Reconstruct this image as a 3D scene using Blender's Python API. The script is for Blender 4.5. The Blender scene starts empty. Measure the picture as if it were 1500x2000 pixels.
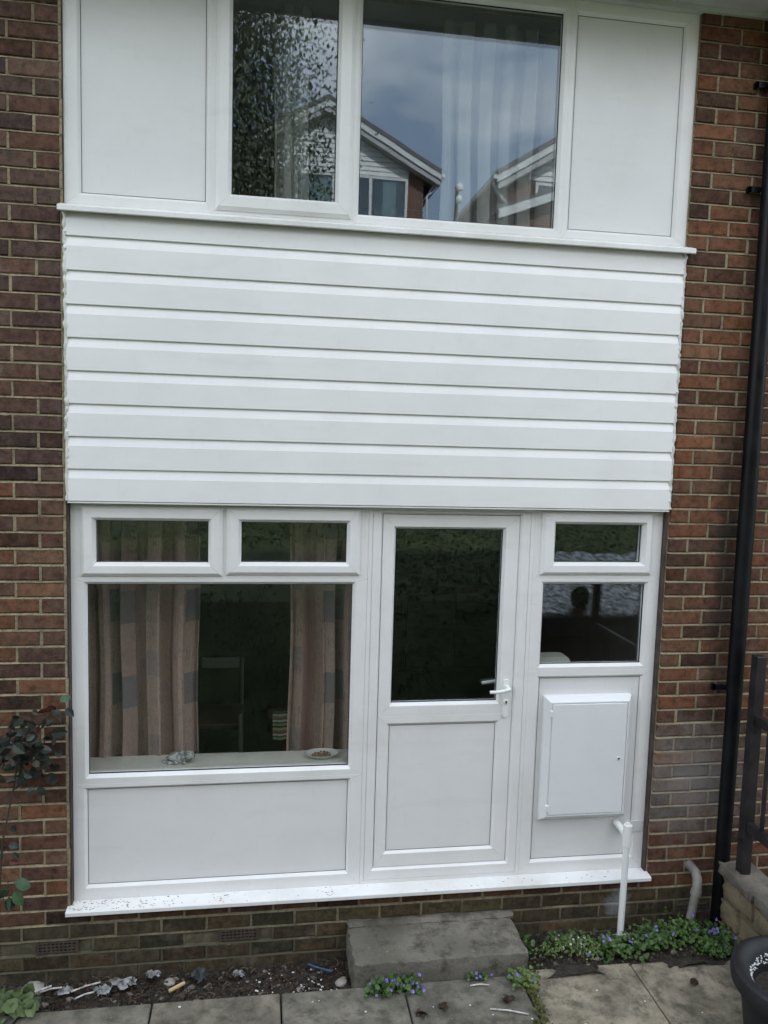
import bpy, math, random
import numpy as np
from mathutils import Vector, Matrix
random.seed(7)
rng = np.random.default_rng(7)
S = bpy.context.scene
COL = S.collection

# ------------------------------------------------------------------ camera, sky, sun, exposure
def cam_matrix(yaw, pitch, roll, loc):
    cy, sy, cp, sp = math.cos(yaw), math.sin(yaw), math.cos(pitch), math.sin(pitch)
    fwd = Vector((sy*cp, cy*cp, -sp)); right = Vector((cy, -sy, 0)); down = fwd.cross(right)
    cr, sr = math.cos(roll), math.sin(roll)
    r2 = cr*right + sr*down; d2 = -sr*right + cr*down
    return Matrix(((r2.x, -d2.x, -fwd.x, loc[0]), (r2.y, -d2.y, -fwd.y, loc[1]), (r2.z, -d2.z, -fwd.z, loc[2]), (0, 0, 0, 1)))
cd = bpy.data.cameras.new('camera'); cam = bpy.data.objects.new('camera', cd); COL.objects.link(cam)
cd.sensor_width = 36; cd.lens = 27.36; cd.clip_start = 0.05; cd.clip_end = 2000
cam.matrix_world = cam_matrix(math.radians(8.7411), math.radians(5.5593), math.radians(-1.6612), (0, -3.9, 2.695))
S.camera = cam

SUN_EL, SUN_AZ = math.radians(41), math.radians(20)      # azimuth measured clockwise from +y
wd = bpy.data.worlds.new('World'); S.world = wd; wd.use_nodes = True
wt = wd.node_tree; wt.nodes.clear()
def wn(t, **k):
    n = wt.nodes.new(t)
    for a, b in k.items(): setattr(n, a, b)
    return n
w_out = wn('ShaderNodeOutputWorld'); w_bg = wn('ShaderNodeBackground'); w_bg.inputs['Strength'].default_value = 0.15
w_sky = wn('ShaderNodeTexSky', sky_type='NISHITA', sun_disc=False, sun_elevation=SUN_EL, sun_rotation=SUN_AZ)
w_tc = wn('ShaderNodeTexCoord')
w_map = wn('ShaderNodeMapping'); w_map.inputs['Scale'].default_value = (1.0, 1.0, 2.2); w_map.inputs['Location'].default_value = (2.1, 1.4, .7)
w_no = wn('ShaderNodeTexNoise'); w_no.inputs['Scale'].default_value = 2.6; w_no.inputs['Detail'].default_value = 5; w_no.inputs['Roughness'].default_value = .5
w_rp = wn('ShaderNodeValToRGB')
w_rp.color_ramp.elements[0].position = .40; w_rp.color_ramp.elements[0].color = (4.6, 5.9, 7.9, 1)
w_rp.color_ramp.elements[1].position = .62; w_rp.color_ramp.elements[1].color = (16.6, 16.6, 16.4, 1)
w_mx = wn('ShaderNodeMix', data_type='RGBA'); w_mx.inputs[0].default_value = .86
L = wt.links.new
L(w_tc.outputs['Generated'], w_map.inputs[0]); L(w_map.outputs[0], w_no.inputs['Vector']); L(w_no.outputs['Fac'], w_rp.inputs[0])
w_sep = wn('ShaderNodeSeparateXYZ'); L(w_tc.outputs['Generated'], w_sep.inputs[0])
w_cl = wn('ShaderNodeMath', operation='MAXIMUM'); w_cl.inputs[1].default_value = 0; L(w_sep.outputs[2], w_cl.inputs[0])
w_ma = wn('ShaderNodeMath', operation='MULTIPLY_ADD'); w_ma.inputs[1].default_value = .42; w_ma.inputs[2].default_value = .58; L(w_cl.outputs[0], w_ma.inputs[0])   # overcast sky: zenith brighter than the horizon
w_gr = wn('ShaderNodeVectorMath', operation='SCALE'); L(w_rp.outputs[0], w_gr.inputs[0]); L(w_ma.outputs[0], w_gr.inputs['Scale'])
L(w_sky.outputs[0], w_mx.inputs[6]); L(w_gr.outputs[0], w_mx.inputs[7]); L(w_mx.outputs[2], w_bg.inputs['Color']); L(w_bg.outputs[0], w_out.inputs[0])
sd = bpy.data.lights.new('sun', 'SUN'); sun = bpy.data.objects.new('sun', sd); COL.objects.link(sun)
sd.energy = 3.6; sd.angle = math.radians(2); sd.color = (1, .97, .93)
sdir = Vector((math.sin(SUN_AZ)*math.cos(SUN_EL), math.cos(SUN_AZ)*math.cos(SUN_EL), math.sin(SUN_EL)))
sun.rotation_euler = sdir.to_track_quat('Z', 'Y').to_euler()
sun.location = (0, -6, 15)
S.view_settings.view_transform = 'Standard'; S.view_settings.look = 'None'
S.view_settings.exposure = 0.95; S.view_settings.gamma = 1
S.render.engine = 'CYCLES'; S.cycles.max_bounces = 10; S.cycles.transparent_max_bounces = 16; S.cycles.use_denoising = True

# ------------------------------------------------------------------ materials
def newmat(name):
    m = bpy.data.materials.new(name); m.use_nodes = True
    nt = m.node_tree; b = nt.nodes['Principled BSDF']
    return m, nt, b
def N(nt, t, **k):
    n = nt.nodes.new(t)
    for a, v in k.items():
        if a.startswith('i_'): n.inputs[a[2:].replace('_', ' ')].default_value = v
        else: setattr(n, a, v)
    return n
def noise(nt, scale, detail=4, rough=.55, stretch=None, coord='Object'):
    tc = N(nt, 'ShaderNodeTexCoord'); n = N(nt, 'ShaderNodeTexNoise', i_Scale=scale, i_Detail=detail, i_Roughness=rough)
    if stretch:
        mp = N(nt, 'ShaderNodeMapping'); mp.inputs['Scale'].default_value = stretch
        nt.links.new(tc.outputs[coord], mp.inputs[0]); nt.links.new(mp.outputs[0], n.inputs['Vector'])
    else: nt.links.new(tc.outputs[coord], n.inputs['Vector'])
    return n.outputs['Fac']
def ramp(nt, fac, stops, interp='LINEAR'):
    r = N(nt, 'ShaderNodeValToRGB'); cr = r.color_ramp; cr.interpolation = interp
    while len(cr.elements) < len(stops): cr.elements.new(.5)
    for e, (p, c) in zip(cr.elements, stops):
        e.position = p; e.color = (*c, 1) if len(c) == 3 else c
    nt.links.new(fac, r.inputs[0]); return r.outputs[0]
def g3(v): return (v, v, v)
def mix(nt, fac, a, b, blend='MIX'):
    m = N(nt, 'ShaderNodeMix', data_type='RGBA', blend_type=blend)
    for s, v in ((0, fac), (6, a), (7, b)):
        if hasattr(v, 'links') or hasattr(v, 'is_output'): nt.links.new(v, m.inputs[s])
        else: m.inputs[s].default_value = v if s == 0 else ((*v, 1) if len(v) == 3 else v)
    return m.outputs[2]
def bump(nt, b, h, strength=.3, dist=.002):
    n = N(nt, 'ShaderNodeBump', i_Strength=strength, i_Distance=dist); nt.links.new(h, n.inputs['Height']); nt.links.new(n.outputs[0], b.inputs['Normal'])
def pm(name, c1, c2=None, scale=8., rough=.6, bs=0., bscale=80., bdist=.002, spec=.5, metal=0, lo=.35, hi=.65, stretch=None, r2=None, trans=0):
    m, nt, b = newmat(name)
    b.inputs['Roughness'].default_value = rough; b.inputs['Metallic'].default_value = metal; b.inputs['Specular IOR Level'].default_value = spec
    if c2 is None: b.inputs['Base Color'].default_value = (*c1, 1)
    else:
        f = noise(nt, scale, stretch=stretch)
        nt.links.new(ramp(nt, f, [(lo, c1), (hi, c2)]), b.inputs['Base Color'])
        if r2 is not None: nt.links.new(ramp(nt, f, [(lo, g3(rough)), (hi, g3(r2))]), b.inputs['Roughness'])
    if bs: bump(nt, b, noise(nt, bscale, 5), bs, bdist)
    if trans: b.inputs['Transmission Weight'].default_value = trans
    return m
MATS = {}
def upvc(name, base, dirt, rough=.3, amount=.5):
    m, nt, b = newmat(name)
    big = noise(nt, 2.3, 5, .6); fine = noise(nt, 38, 4, .6, (1, 1, .35)); sp = noise(nt, 160, 2, .5)
    c = mix(nt, ramp(nt, big, [(.42, g3(0)), (.8, g3(amount))]), base, dirt)
    c = mix(nt, ramp(nt, fine, [(.6, g3(0)), (.82, g3(amount*.7))]), c, dirt)
    sm = noise(nt, 5, 5, .65, (.5, 1, 2.4)); c = mix(nt, ramp(nt, sm, [(.56, g3(0)), (.8, g3(amount*.8))]), c, dirt)
    c = mix(nt, ramp(nt, sp, [(.74, g3(0)), (.8, g3(.35))]), c, (.28, .27, .24))
    nt.links.new(c, b.inputs['Base Color'])
    nt.links.new(ramp(nt, big, [(.3, g3(rough)), (.8, g3(rough+.22))]), b.inputs['Roughness'])
    bump(nt, b, noise(nt, 9, 2), .06, .004)
    return m
M_FRAME = upvc('white_plastic_frame', (.77, .766, .758), (.55, .53, .49), .32, .4)
M_CLAD = upvc('white_cladding_plastic', (.82, .814, .812), (.60, .59, .57), .3, .35)
M_PANEL = upvc('white_panel_plastic', (.735, .733, .728), (.57, .56, .54), .38, .35)
M_SILLM = upvc('white_sill_plastic', (.80, .80, .79), (.42, .40, .35), .32, .5)
M_BOX = upvc('meter_box_plastic', (.76, .77, .78), (.62, .62, .60), .3, .3)
M_PIPEW = upvc('white_pipe_plastic', (.80, .81, .80), (.60, .58, .52), .3, .4)
M_SEAL = pm('white_sealant', (.72, .73, .72), (.5, .49, .45), 25, .5, .4, 120)
M_GASKET = pm('black_gasket', (.02, .02, .022), rough=.6)
M_LINE = pm('grey_gasket', (.10, .10, .10), rough=.6)
M_REVEAL = pm('dark_reveal', (.045, .032, .026), (.085, .06, .048), 12, .85, .4, 90)

def glass_mat(name, r0, tint=(1, 1, 1)):
    m = bpy.data.materials.new(name); m.use_nodes = True; nt = m.node_tree; nt.nodes.clear()
    out = N(nt, 'ShaderNodeOutputMaterial'); geo = N(nt, 'ShaderNodeNewGeometry')
    dot = N(nt, 'ShaderNodeVectorMath', operation='DOT_PRODUCT'); nt.links.new(geo.outputs['True Normal'], dot.inputs[0]); nt.links.new(geo.outputs['Incoming'], dot.inputs[1])
    ab = N(nt, 'ShaderNodeMath', operation='ABSOLUTE'); nt.links.new(dot.outputs['Value'], ab.inputs[0])
    om = N(nt, 'ShaderNodeMath', operation='SUBTRACT'); om.inputs[0].default_value = 1; nt.links.new(ab.outputs[0], om.inputs[1])
    pw = N(nt, 'ShaderNodeMath', operation='POWER'); pw.inputs[1].default_value = 5; nt.links.new(om.outputs[0], pw.inputs[0])
    ml = N(nt, 'ShaderNodeMath', operation='MULTIPLY_ADD'); ml.inputs[1].default_value = 1-r0; ml.inputs[2].default_value = r0; nt.links.new(pw.outputs[0], ml.inputs[0])
    tr = N(nt, 'ShaderNodeBsdfTransparent'); tr.inputs[0].default_value = (*tint, 1)
    gl = N(nt, 'ShaderNodeBsdfGlossy'); gl.inputs['Roughness'].default_value = 0.0; gl.inputs['Color'].default_value = (.86, .94, 1, 1)
    bp = N(nt, 'ShaderNodeBump', i_Strength=.02, i_Distance=.01); nt.links.new(noise(nt, 3.2, 1), bp.inputs['Height']); nt.links.new(bp.outputs[0], gl.inputs['Normal'])
    mx = N(nt, 'ShaderNodeMixShader'); nt.links.new(ml.outputs[0], mx.inputs[0]); nt.links.new(tr.outputs[0], mx.inputs[1]); nt.links.new(gl.outputs[0], mx.inputs[2])
    nt.links.new(mx.outputs[0], out.inputs[0]); return m
M_GLASS = glass_mat('window_glass', .085, (.95, .965, .955))
M_GLASS_FAR = glass_mat('far_window_glass', .1, (.7, .8, .85))

def brick_mat(name, attr):
    m, nt, b = newmat(name)
    if attr: src = N(nt, 'ShaderNodeAttribute', attribute_name='bc').outputs['Color']
    else: src = N(nt, 'ShaderNodeObjectInfo').outputs['Color']
    tc = N(nt, 'ShaderNodeTexCoord'); geo = N(nt, 'ShaderNodeNewGeometry')
    def wnoise(scale, detail=4, rough=.6):
        n = N(nt, 'ShaderNodeTexNoise', i_Scale=scale, i_Detail=detail, i_Roughness=rough); nt.links.new(geo.outputs['Position'], n.inputs['Vector']); return n.outputs['Fac']
    n1 = wnoise(22, 6, .7); n2 = wnoise(140, 3); n3 = wnoise(6, 4); n4 = wnoise(11, 5, .7)
    c = mix(nt, 1.0, src, ramp(nt, n1, [(.34, (.48, .47, .47)), (.66, (1.45, 1.4, 1.35))]), 'MULTIPLY')
    c = mix(nt, ramp(nt, n4, [(.5, g3(0)), (.72, g3(.55))]), c, (.085, .062, .048))
    c = mix(nt, ramp(nt, n2, [(.62, g3(0)), (.75, g3(.5))]), c, (.03, .022, .02))
    c = mix(nt, ramp(nt, n3, [(.58, g3(0)), (.8, g3(.28))]), c, (.3, .25, .2))
    if not attr:                      # mortar smeared over the arrises
        sg = N(nt, 'ShaderNodeSeparateXYZ'); nt.links.new(tc.outputs['Generated'], sg.inputs[0]); ds = []
        for ax, ln_ in ((0, .215), (2, .068)):
            a1 = N(nt, 'ShaderNodeMath', operation='PINGPONG'); a1.inputs[1].default_value = .5; nt.links.new(sg.outputs[ax], a1.inputs[0])
            a2 = N(nt, 'ShaderNodeMath', operation='MULTIPLY'); a2.inputs[1].default_value = ln_; nt.links.new(a1.outputs[0], a2.inputs[0]); ds.append(a2.outputs[0])
        mn = N(nt, 'ShaderNodeMath', operation='MINIMUM'); nt.links.new(ds[0], mn.inputs[0]); nt.links.new(ds[1], mn.inputs[1])
        ms = N(nt, 'ShaderNodeMath', operation='MULTIPLY_ADD'); ms.inputs[1].default_value = -.030; ms.inputs[2].default_value = .0165; nt.links.new(wnoise(30, 5, .7), ms.inputs[0])
        ge = N(nt, 'ShaderNodeMath', operation='SUBTRACT'); nt.links.new(ms.outputs[0], ge.inputs[0]); nt.links.new(mn.outputs[0], ge.inputs[1])
        m2 = N(nt, 'ShaderNodeMath', operation='MULTIPLY', use_clamp=True); m2.inputs[1].default_value = 350; nt.links.new(ge.outputs[0], m2.inputs[0])
        c = mix(nt, m2.outputs[0], c, (.20, .16, .105))
    def blob_(cx, cz, rx, rz, nz_, lo, hi):
        sp2 = N(nt, 'ShaderNodeMapping', vector_type='TEXTURE'); sp2.inputs['Location'].default_value = (cx, 0, cz); sp2.inputs['Scale'].default_value = (rx, 1e3, rz); nt.links.new(geo.outputs['Position'], sp2.inputs[0])
        ln = N(nt, 'ShaderNodeVectorMath', operation='LENGTH'); nt.links.new(sp2.outputs[0], ln.inputs[0])
        ad_ = N(nt, 'ShaderNodeMath', operation='MULTIPLY_ADD'); ad_.inputs[1].default_value = 1.6; nt.links.new(wnoise(nz_, 5, .7), ad_.inputs[0]); nt.links.new(ln.outputs['Value'], ad_.inputs[2])
        dv = N(nt, 'ShaderNodeMath', operation='DIVIDE'); dv.inputs[1].default_value = 4; nt.links.new(ad_.outputs[0], dv.inputs[0])
        return ramp(nt, dv.outputs[0], [(lo/4, g3(1)), (hi/4, g3(0))])
    # salts washed out of the wall round the downpipe, filler paint round the waste pipe, and a damp streak left of the downpipe
    c = mix(nt, mix(nt, .6, (0, 0, 0), blob_(2.42, .82, .34, .38, 9, .9, 1.9)), c, (.27, .255, .245))
    c = mix(nt, mix(nt, .7, (0, 0, 0), blob_(1.99, .12, .12, .13, 14, .8, 1.6)), c, (.36, .38, .42))
    c = mix(nt, mix(nt, .72, (0, 0, 0), blob_(2.50, 2.0, .10, 1.0, 8, 1.0, 1.8)), c, (.022, .020, .018))
    nt.links.new(c, b.inputs['Base Color']); b.inputs['Roughness'].default_value = .88; b.inputs['Specular IOR Level'].default_value = .25
    h = N(nt, 'ShaderNodeMath', operation='ADD'); nt.links.new(wnoise(70, 6, .7), h.inputs[0]); nt.links.new(n2, h.inputs[1])
    bump(nt, b, h.outputs[0], .55, .004)
    return m
M_BRICK = brick_mat('brick', False); M_BRICKS = brick_mat('brick_joined', True)
def mortar_mat():
    m, nt, b = newmat('mortar')
    geo = N(nt, 'ShaderNodeNewGeometry')
    def wnoise(scale, detail=4, rough=.6):
        n = N(nt, 'ShaderNodeTexNoise', i_Scale=scale, i_Detail=detail, i_Roughness=rough); nt.links.new(geo.outputs['Position'], n.inputs['Vector']); return n.outputs['Fac']
    c = ramp(nt, wnoise(5, 5), [(.35, (.20, .163, .10)), (.65, (.36, .30, .19))])
    c = mix(nt, ramp(nt, wnoise(60, 4), [(.45, g3(0)), (.7, g3(.7))]), c, (.10, .083, .06))
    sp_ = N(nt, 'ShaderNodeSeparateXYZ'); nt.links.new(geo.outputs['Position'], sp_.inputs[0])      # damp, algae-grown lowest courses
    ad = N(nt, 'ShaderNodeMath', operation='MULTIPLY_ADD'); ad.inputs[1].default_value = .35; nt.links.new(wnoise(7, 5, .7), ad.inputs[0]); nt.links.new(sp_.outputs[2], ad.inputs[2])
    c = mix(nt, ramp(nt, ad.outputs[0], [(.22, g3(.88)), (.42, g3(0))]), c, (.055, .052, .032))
    def blob_(cx, cz, rx, rz, nz_, lo, hi):
        sp2 = N(nt, 'ShaderNodeMapping', vector_type='TEXTURE'); sp2.inputs['Location'].default_value = (cx, 0, cz); sp2.inputs['Scale'].default_value = (rx, 1e3, rz); nt.links.new(geo.outputs['Position'], sp2.inputs[0])
        ln = N(nt, 'ShaderNodeVectorMath', operation='LENGTH'); nt.links.new(sp2.outputs[0], ln.inputs[0])
        ad_ = N(nt, 'ShaderNodeMath', operation='MULTIPLY_ADD'); ad_.inputs[1].default_value = 1.6; nt.links.new(wnoise(nz_, 5, .7), ad_.inputs[0]); nt.links.new(ln.outputs['Value'], ad_.inputs[2])
        dv = N(nt, 'ShaderNodeMath', operation='DIVIDE'); dv.inputs[1].default_value = 4; nt.links.new(ad_.outputs[0], dv.inputs[0])
        return ramp(nt, dv.outputs[0], [(lo/4, g3(1)), (hi/4, g3(0))])
    # salts washed out of the wall round the downpipe, filler paint round the waste pipe, and a damp streak left of the downpipe
    c = mix(nt, mix(nt, .6, (0, 0, 0), blob_(2.42, .82, .34, .38, 9, .9, 1.9)), c, (.27, .255, .245))
    c = mix(nt, mix(nt, .7, (0, 0, 0), blob_(1.99, .12, .12, .13, 14, .8, 1.6)), c, (.36, .38, .42))
    c = mix(nt, mix(nt, .72, (0, 0, 0), blob_(2.50, 2.0, .10, 1.0, 8, 1.0, 1.8)), c, (.022, .020, .018))
    nt.links.new(c, b.inputs['Base Color']); b.inputs['Roughness'].default_value = .95
    bump(nt, b, wnoise(110, 5, .7), .8, .005); return m
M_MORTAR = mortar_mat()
M_SOFFIT = pm('soffit_paint', (.55, .56, .55), (.45, .45, .43), 4, .5)
M_ROOM = pm('room_plaster', (.22, .20, .17), (.26, .24, .2), 3, .9)
M_CARPET = pm('room_carpet', (.05, .035, .03), (.08, .055, .045), 40, .95)
M_INSILL = pm('inner_sill_paint', (.52, .50, .44), (.6, .58, .52), 6, .5)

# ------------------------------------------------------------------ mesh helpers
class MB:
    def __init__(s): s.v = []; s.f = []
    def add(s, vs, fs):
        o = len(s.v); s.v += [tuple(p) for p in vs]; s.f += [tuple(i+o for i in f) for f in fs]; return s
    def box(s, x0, x1, y0, y1, z0, z1, c=0.):
        if c <= 0:
            return s.add([(x, y, z) for x in (x0, x1) for y in (y0, y1) for z in (z0, z1)],
                         [(0, 1, 3, 2), (4, 6, 7, 5), (0, 4, 5, 1), (2, 3, 7, 6), (0, 2, 6, 4), (1, 5, 7, 3)])
        c = min(c, (x1-x0)*.45, (y1-y0)*.45, (z1-z0)*.45)
        vs = []; idx = {}
        for ix, x in enumerate((x0, x1)):
            for iy, y in enumerate((y0, y1)):
                for iz, z in enumerate((z0, z1)):
                    sx, sy, sz = (c, -c)[ix], (c, -c)[iy], (c, -c)[iz]
                    for a, p in enumerate(((x, y+sy, z+sz), (x+sx, y, z+sz), (x+sx, y+sy, z))):
                        idx[ix, iy, iz, a] = len(vs); vs.append(p)
        fs = []
        for ix in (0, 1):
            q = [idx[ix, a, b, 0] for a, b in ((0, 0), (0, 1), (1, 1), (1, 0))]; fs.append(q if ix == 0 else q[::-1])
        for iy in (0, 1):
            q = [idx[a, iy, b, 1] for a, b in ((0, 0), (1, 0), (1, 1), (0, 1))]; fs.append(q if iy == 0 else q[::-1])
        for iz in (0, 1):
            q = [idx[a, b, iz, 2] for a, b in ((0, 0), (0, 1), (1, 1), (1, 0))]; fs.append(q if iz == 0 else q[::-1])
        for a in (0, 1):
            for b in (0, 1):
                fs.append((idx[a, b, 0, 0], idx[a, b, 1, 0], idx[a, b, 1, 1], idx[a, b, 0, 1]))
                fs.append((idx[a, 0, b, 0], idx[a, 1, b, 0], idx[a, 1, b, 2], idx[a, 0, b, 2]))
                fs.append((idx[0, a, b, 1], idx[1, a, b, 1], idx[1, a, b, 2], idx[0, a, b, 2]))
        for k in ((i, j, l) for i in (0, 1) for j in (0, 1) for l in (0, 1)):
            fs.append(tuple(idx[(*k, a)] for a in (0, 1, 2)))
        return s.add(vs, fs)
    def tube(s, pts, r, n=10, cap=True):
        pts = [Vector(p) for p in pts]; rs = r if isinstance(r, (list, tuple)) else [r]*len(pts)
        rings = []; up = None
        for i, p in enumerate(pts):
            d = (pts[min(i+1, len(pts)-1)]-pts[max(i-1, 0)]).normalized()
            if up is None: up = d.orthogonal().normalized()
            a = (up - d*up.dot(d)).normalized(); up = a; b = d.cross(a)
            rings.append([p+rs[i]*(math.cos(t)*a+math.sin(t)*b) for t in (2*math.pi*k/n for k in range(n))])
        vs = [v for R_ in rings for v in R_]
        fs = [(i*n+k, i*n+(k+1) % n, (i+1)*n+(k+1) % n, (i+1)*n+k) for i in range(len(pts)-1) for k in range(n)]
        if cap: fs += [tuple(range(n))[::-1], tuple((len(pts)-1)*n+k for k in range(n))]
        return s.add(vs, fs)
    def lathe(s, prof, c=(0, 0, 0), n=32):
        vs = [(c[0]+r*math.cos(2*math.pi*k/n), c[1]+r*math.sin(2*math.pi*k/n), c[2]+z) for r, z in prof for k in range(n)]
        fs = [(i*n+k, i*n+(k+1) % n, (i+1)*n+(k+1) % n, (i+1)*n+k) for i in range(len(prof)-1) for k in range(n)]
        return s.add(vs, fs)
    def prism(s, poly, a0, a1, axis='x'):
        n = len(poly)
        def pt(a, p): return {'x': (a, p[0], p[1]), 'y': (p[0], a, p[1]), 'z': (p[0], p[1], a)}[axis]
        return s.add([pt(a, p) for a in (a0, a1) for p in poly], [tuple(range(n)), tuple(range(n, 2*n))[::-1]]+[(k, n+k, n+(k+1) % n, (k+1) % n) for k in range(n)])
    def ring(s, st, gap=.0004):
        """mitred rectangular ring through stations (x0,x1,z0,z1,y)"""
        for side in range(4):
            vs = []
            for x0, x1, z0, z1, y in st:
                a, b = {0: ((x0+gap, z0), (x1-gap, z0)), 1: ((x1, z0+gap), (x1, z1-gap)), 2: ((x1-gap, z1), (x0+gap, z1)), 3: ((x0, z1-gap), (x0, z0+gap))}[side]
                vs += [(a[0], y, a[1]), (b[0], y, b[1])]
            s.add(vs, [(2*i, 2*i+1, 2*i+3, 2*i+2) for i in range(len(st)-1)])
        return s
    def build(s, name, mat, parent=None, smooth=False, uv=None):
        me = bpy.data.meshes.new(name); me.from_pydata(s.v, [], s.f); me.validate()
        if smooth:
            me.polygons.foreach_set('use_smooth', [True]*len(me.polygons))
            try: me.set_sharp_from_angle(angle=math.radians(40))
            except Exception: pass
        me.materials.append(mat); me.update()
        return link(name, me, parent)
def link(name, data, parent=None, loc=None, rot=None):
    o = bpy.data.objects.new(name, data); COL.objects.link(o)
    if parent is not None: o.parent = parent
    if loc is not None: o.location = loc
    if rot is not None: o.rotation_euler = rot
    return o
def tag(o, label=None, cat=None, group=None, kind=None):
    for k, v in (('label', label), ('category', cat), ('group', group), ('kind', kind)):
        if v: o[k] = v
    return o
def empty(name, loc=(0, 0, 0), **k):
    o = link(name, None, None, loc); o.empty_display_size = .1; return tag(o, **k)
def fix_normals(o):
    import bmesh
    bm = bmesh.new(); bm.from_mesh(o.data); bmesh.ops.recalc_face_normals(bm, faces=bm.faces); bm.to_mesh(o.data); bm.free(); return o

# ------------------------------------------------------------------ terrain, patio, soil
def hterr(x, y):
    if y > -2.3: z = -.06
    elif y > -3.3: z = -.06 + (-2.3-y)*1.16
    elif y > -7: z = 1.1 + (-3.3-y)*.24
    elif y > -15: z = 1.99 + (-7-y)*.44
    else: z = 5.5
    return z
M_GRASS = pm('garden_grass', (.035, .05, .02), (.06, .075, .03), 3, .95, .6, 40, .02)
ys = [400, 20, 8, -.0, -2.3, -2.6, -2.95, -3.3, -4, -5, -6, -7, -9, -11, -13, -15, -22, -60, -200, -600]
xs = [-600, -150, -50, -20, -10, -5, 0, 5, 10, 20, 50, 150, 600]
mb = MB(); mb.v = [(x, y, hterr(x, y)-(.25 if y >= -.0 else 0)) for y in ys for x in xs]
nx = len(xs); mb.f = [(j*nx+i, (j+1)*nx+i, (j+1)*nx+i+1, j*nx+i+1) for j in range(len(ys)-1) for i in range(nx-1)]
tag(mb.build('terrain', M_GRASS), kind='structure')

def slab_mat():
    m, nt, b = newmat('paving_slab')
    oi = N(nt, 'ShaderNodeObjectInfo'); geo = N(nt, 'ShaderNodeNewGeometry')
    def wn_(scale, detail=4, rough=.6):
        n = N(nt, 'ShaderNodeTexNoise', i_Scale=scale, i_Detail=detail, i_Roughness=rough); nt.links.new(geo.outputs['Position'], n.inputs['Vector']); return n.outputs['Fac']
    c = mix(nt, 1., oi.outputs['Color'], ramp(nt, wn_(5, 6, .65), [(.3, g3(.45)), (.7, g3(1.35))]), 'MULTIPLY')
    c = mix(nt, ramp(nt, wn_(13, 5, .7), [(.46, g3(0)), (.66, g3(.75))]), c, (.05, .048, .033))
    c = mix(nt, ramp(nt, wn_(90, 3), [(.66, g3(0)), (.74, g3(.6))]), c, (.035, .03, .025))
    c = mix(nt, ramp(nt, wn_(55, 2), [(.70, g3(0)), (.76, g3(.5))]), c, (.42, .4, .35))
    nt.links.new(c, b.inputs['Base Color']); b.inputs['Roughness'].default_value = .9; b.inputs['Specular IOR Level'].default_value = .3
    bump(nt, b, wn_(60, 6, .7), .5, .006); return m
M_SLAB = slab_mat()
M_SOIL = pm('soil', (.018, .014, .011), (.045, .035, .026), 30, .95, 1, 60, .02)
mb = MB().box(-4.2, 6, -2.3, -.36, -.055, -.045)
patio = tag(mb.build('patio', M_SOIL), kind='structure')
def irregular_slab(w_, d_):
    mb = MB().box(0, w_, 0, d_, -.045, 0, .006)
    return mb
for j in range(4):
    for i in range(-6, 10):
        x0 = -.488+.6015*i + random.uniform(-.002, .002) + (0 if j == 0 else (.3 if j % 2 else 0)); w_ = .593
        y1 = -.352 - j*.602; d_ = .592
        if j == 0 and i >= 3: y1 += {3: .03, 4: .015}.get(i, .05); d_ += .03
        o = irregular_slab(w_, d_).build('slab', M_SLAB, patio); o.location = (x0, y1-d_, random.uniform(-.004, .002))
        o.rotation_euler = (random.uniform(-.004, .004), random.uniform(-.004, .004), random.uniform(-.004, .004))
        o.color = (.27, .235, .175, 1) if (j == 0 and i >= 3) else random.choice([(.17, .155, .125, 1), (.19, .168, .132, 1), (.155, .142, .117, 1)])

def soilz(x, y):
    t = min(1, max(0, (-.02-y)/.33))                      # 0 at the wall, 1 at the slabs
    left = -.105+.07*t
    right = -.035+.03*t + .02*math.sin(x*9)
    k = min(1, max(0, (x-1.3)/.25)); return left*(1-k)+right*k + .008*math.sin(x*23+y*31)+.006*math.sin(x*61-y*47)
nxs, nys = 220, 24
mb = MB(); mb.v = [(-4.2+10.2*i/nxs, -.40+.44*j/nys, soilz(-4.2+10.2*i/nxs, -.40+.44*j/nys)+random.uniform(-.005, .005)) for j in range(nys+1) for i in range(nxs+1)]
mb.f = [(j*(nxs+1)+i, j*(nxs+1)+i+1, (j+1)*(nxs+1)+i+1, (j+1)*(nxs+1)+i) for j in range(nys) for i in range(nxs)]
tag(mb.build('soil_bed', M_SOIL, smooth=True), kind='structure')

# ------------------------------------------------------------------ the house
XL, XR = -.95, 2.16                      # sides of the opening in the brickwork
house = empty('terraced_house', (0, 0, 0), label='brown brick terraced house with white plastic windows, back door and cladding', cat='house')
WX0, WX1, WZ0, WZ1 = -3.4, 5.2, -.3, 5.3
mb = MB()
MY = .0115
mb.box(WX0, XL, MY, .27, WZ0, WZ1); mb.box(XR, WX1, MY, .27, WZ0, WZ1); mb.box(XL+.0005, XR-.0005, MY, .27, .114, .262); mb.box(XL+.0005, XR-.0005, MY, .27, WZ0, .036)
for a_, b_ in ((XL+.0005, -.2055), (-.0005, XR-.0005)): mb.box(a_, b_, MY, .27, .0365, .1135)
mb.box(XL+.0005, XR-.0005, .05, .27, 2.345, 3.69)
mb.box(XL+.0005, XR-.0005, .12, .27, 4.90, WZ1)
mb.box(WX0, WX0+.2, .275, 6, WZ0, WZ1); mb.box(WX1-.2, WX1, .275, 6, WZ0, WZ1); mb.box(WX0, WX1, 6.005, 6.2, WZ0, WZ1)
wall = mb.build('wall', M_MORTAR, house)

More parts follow.
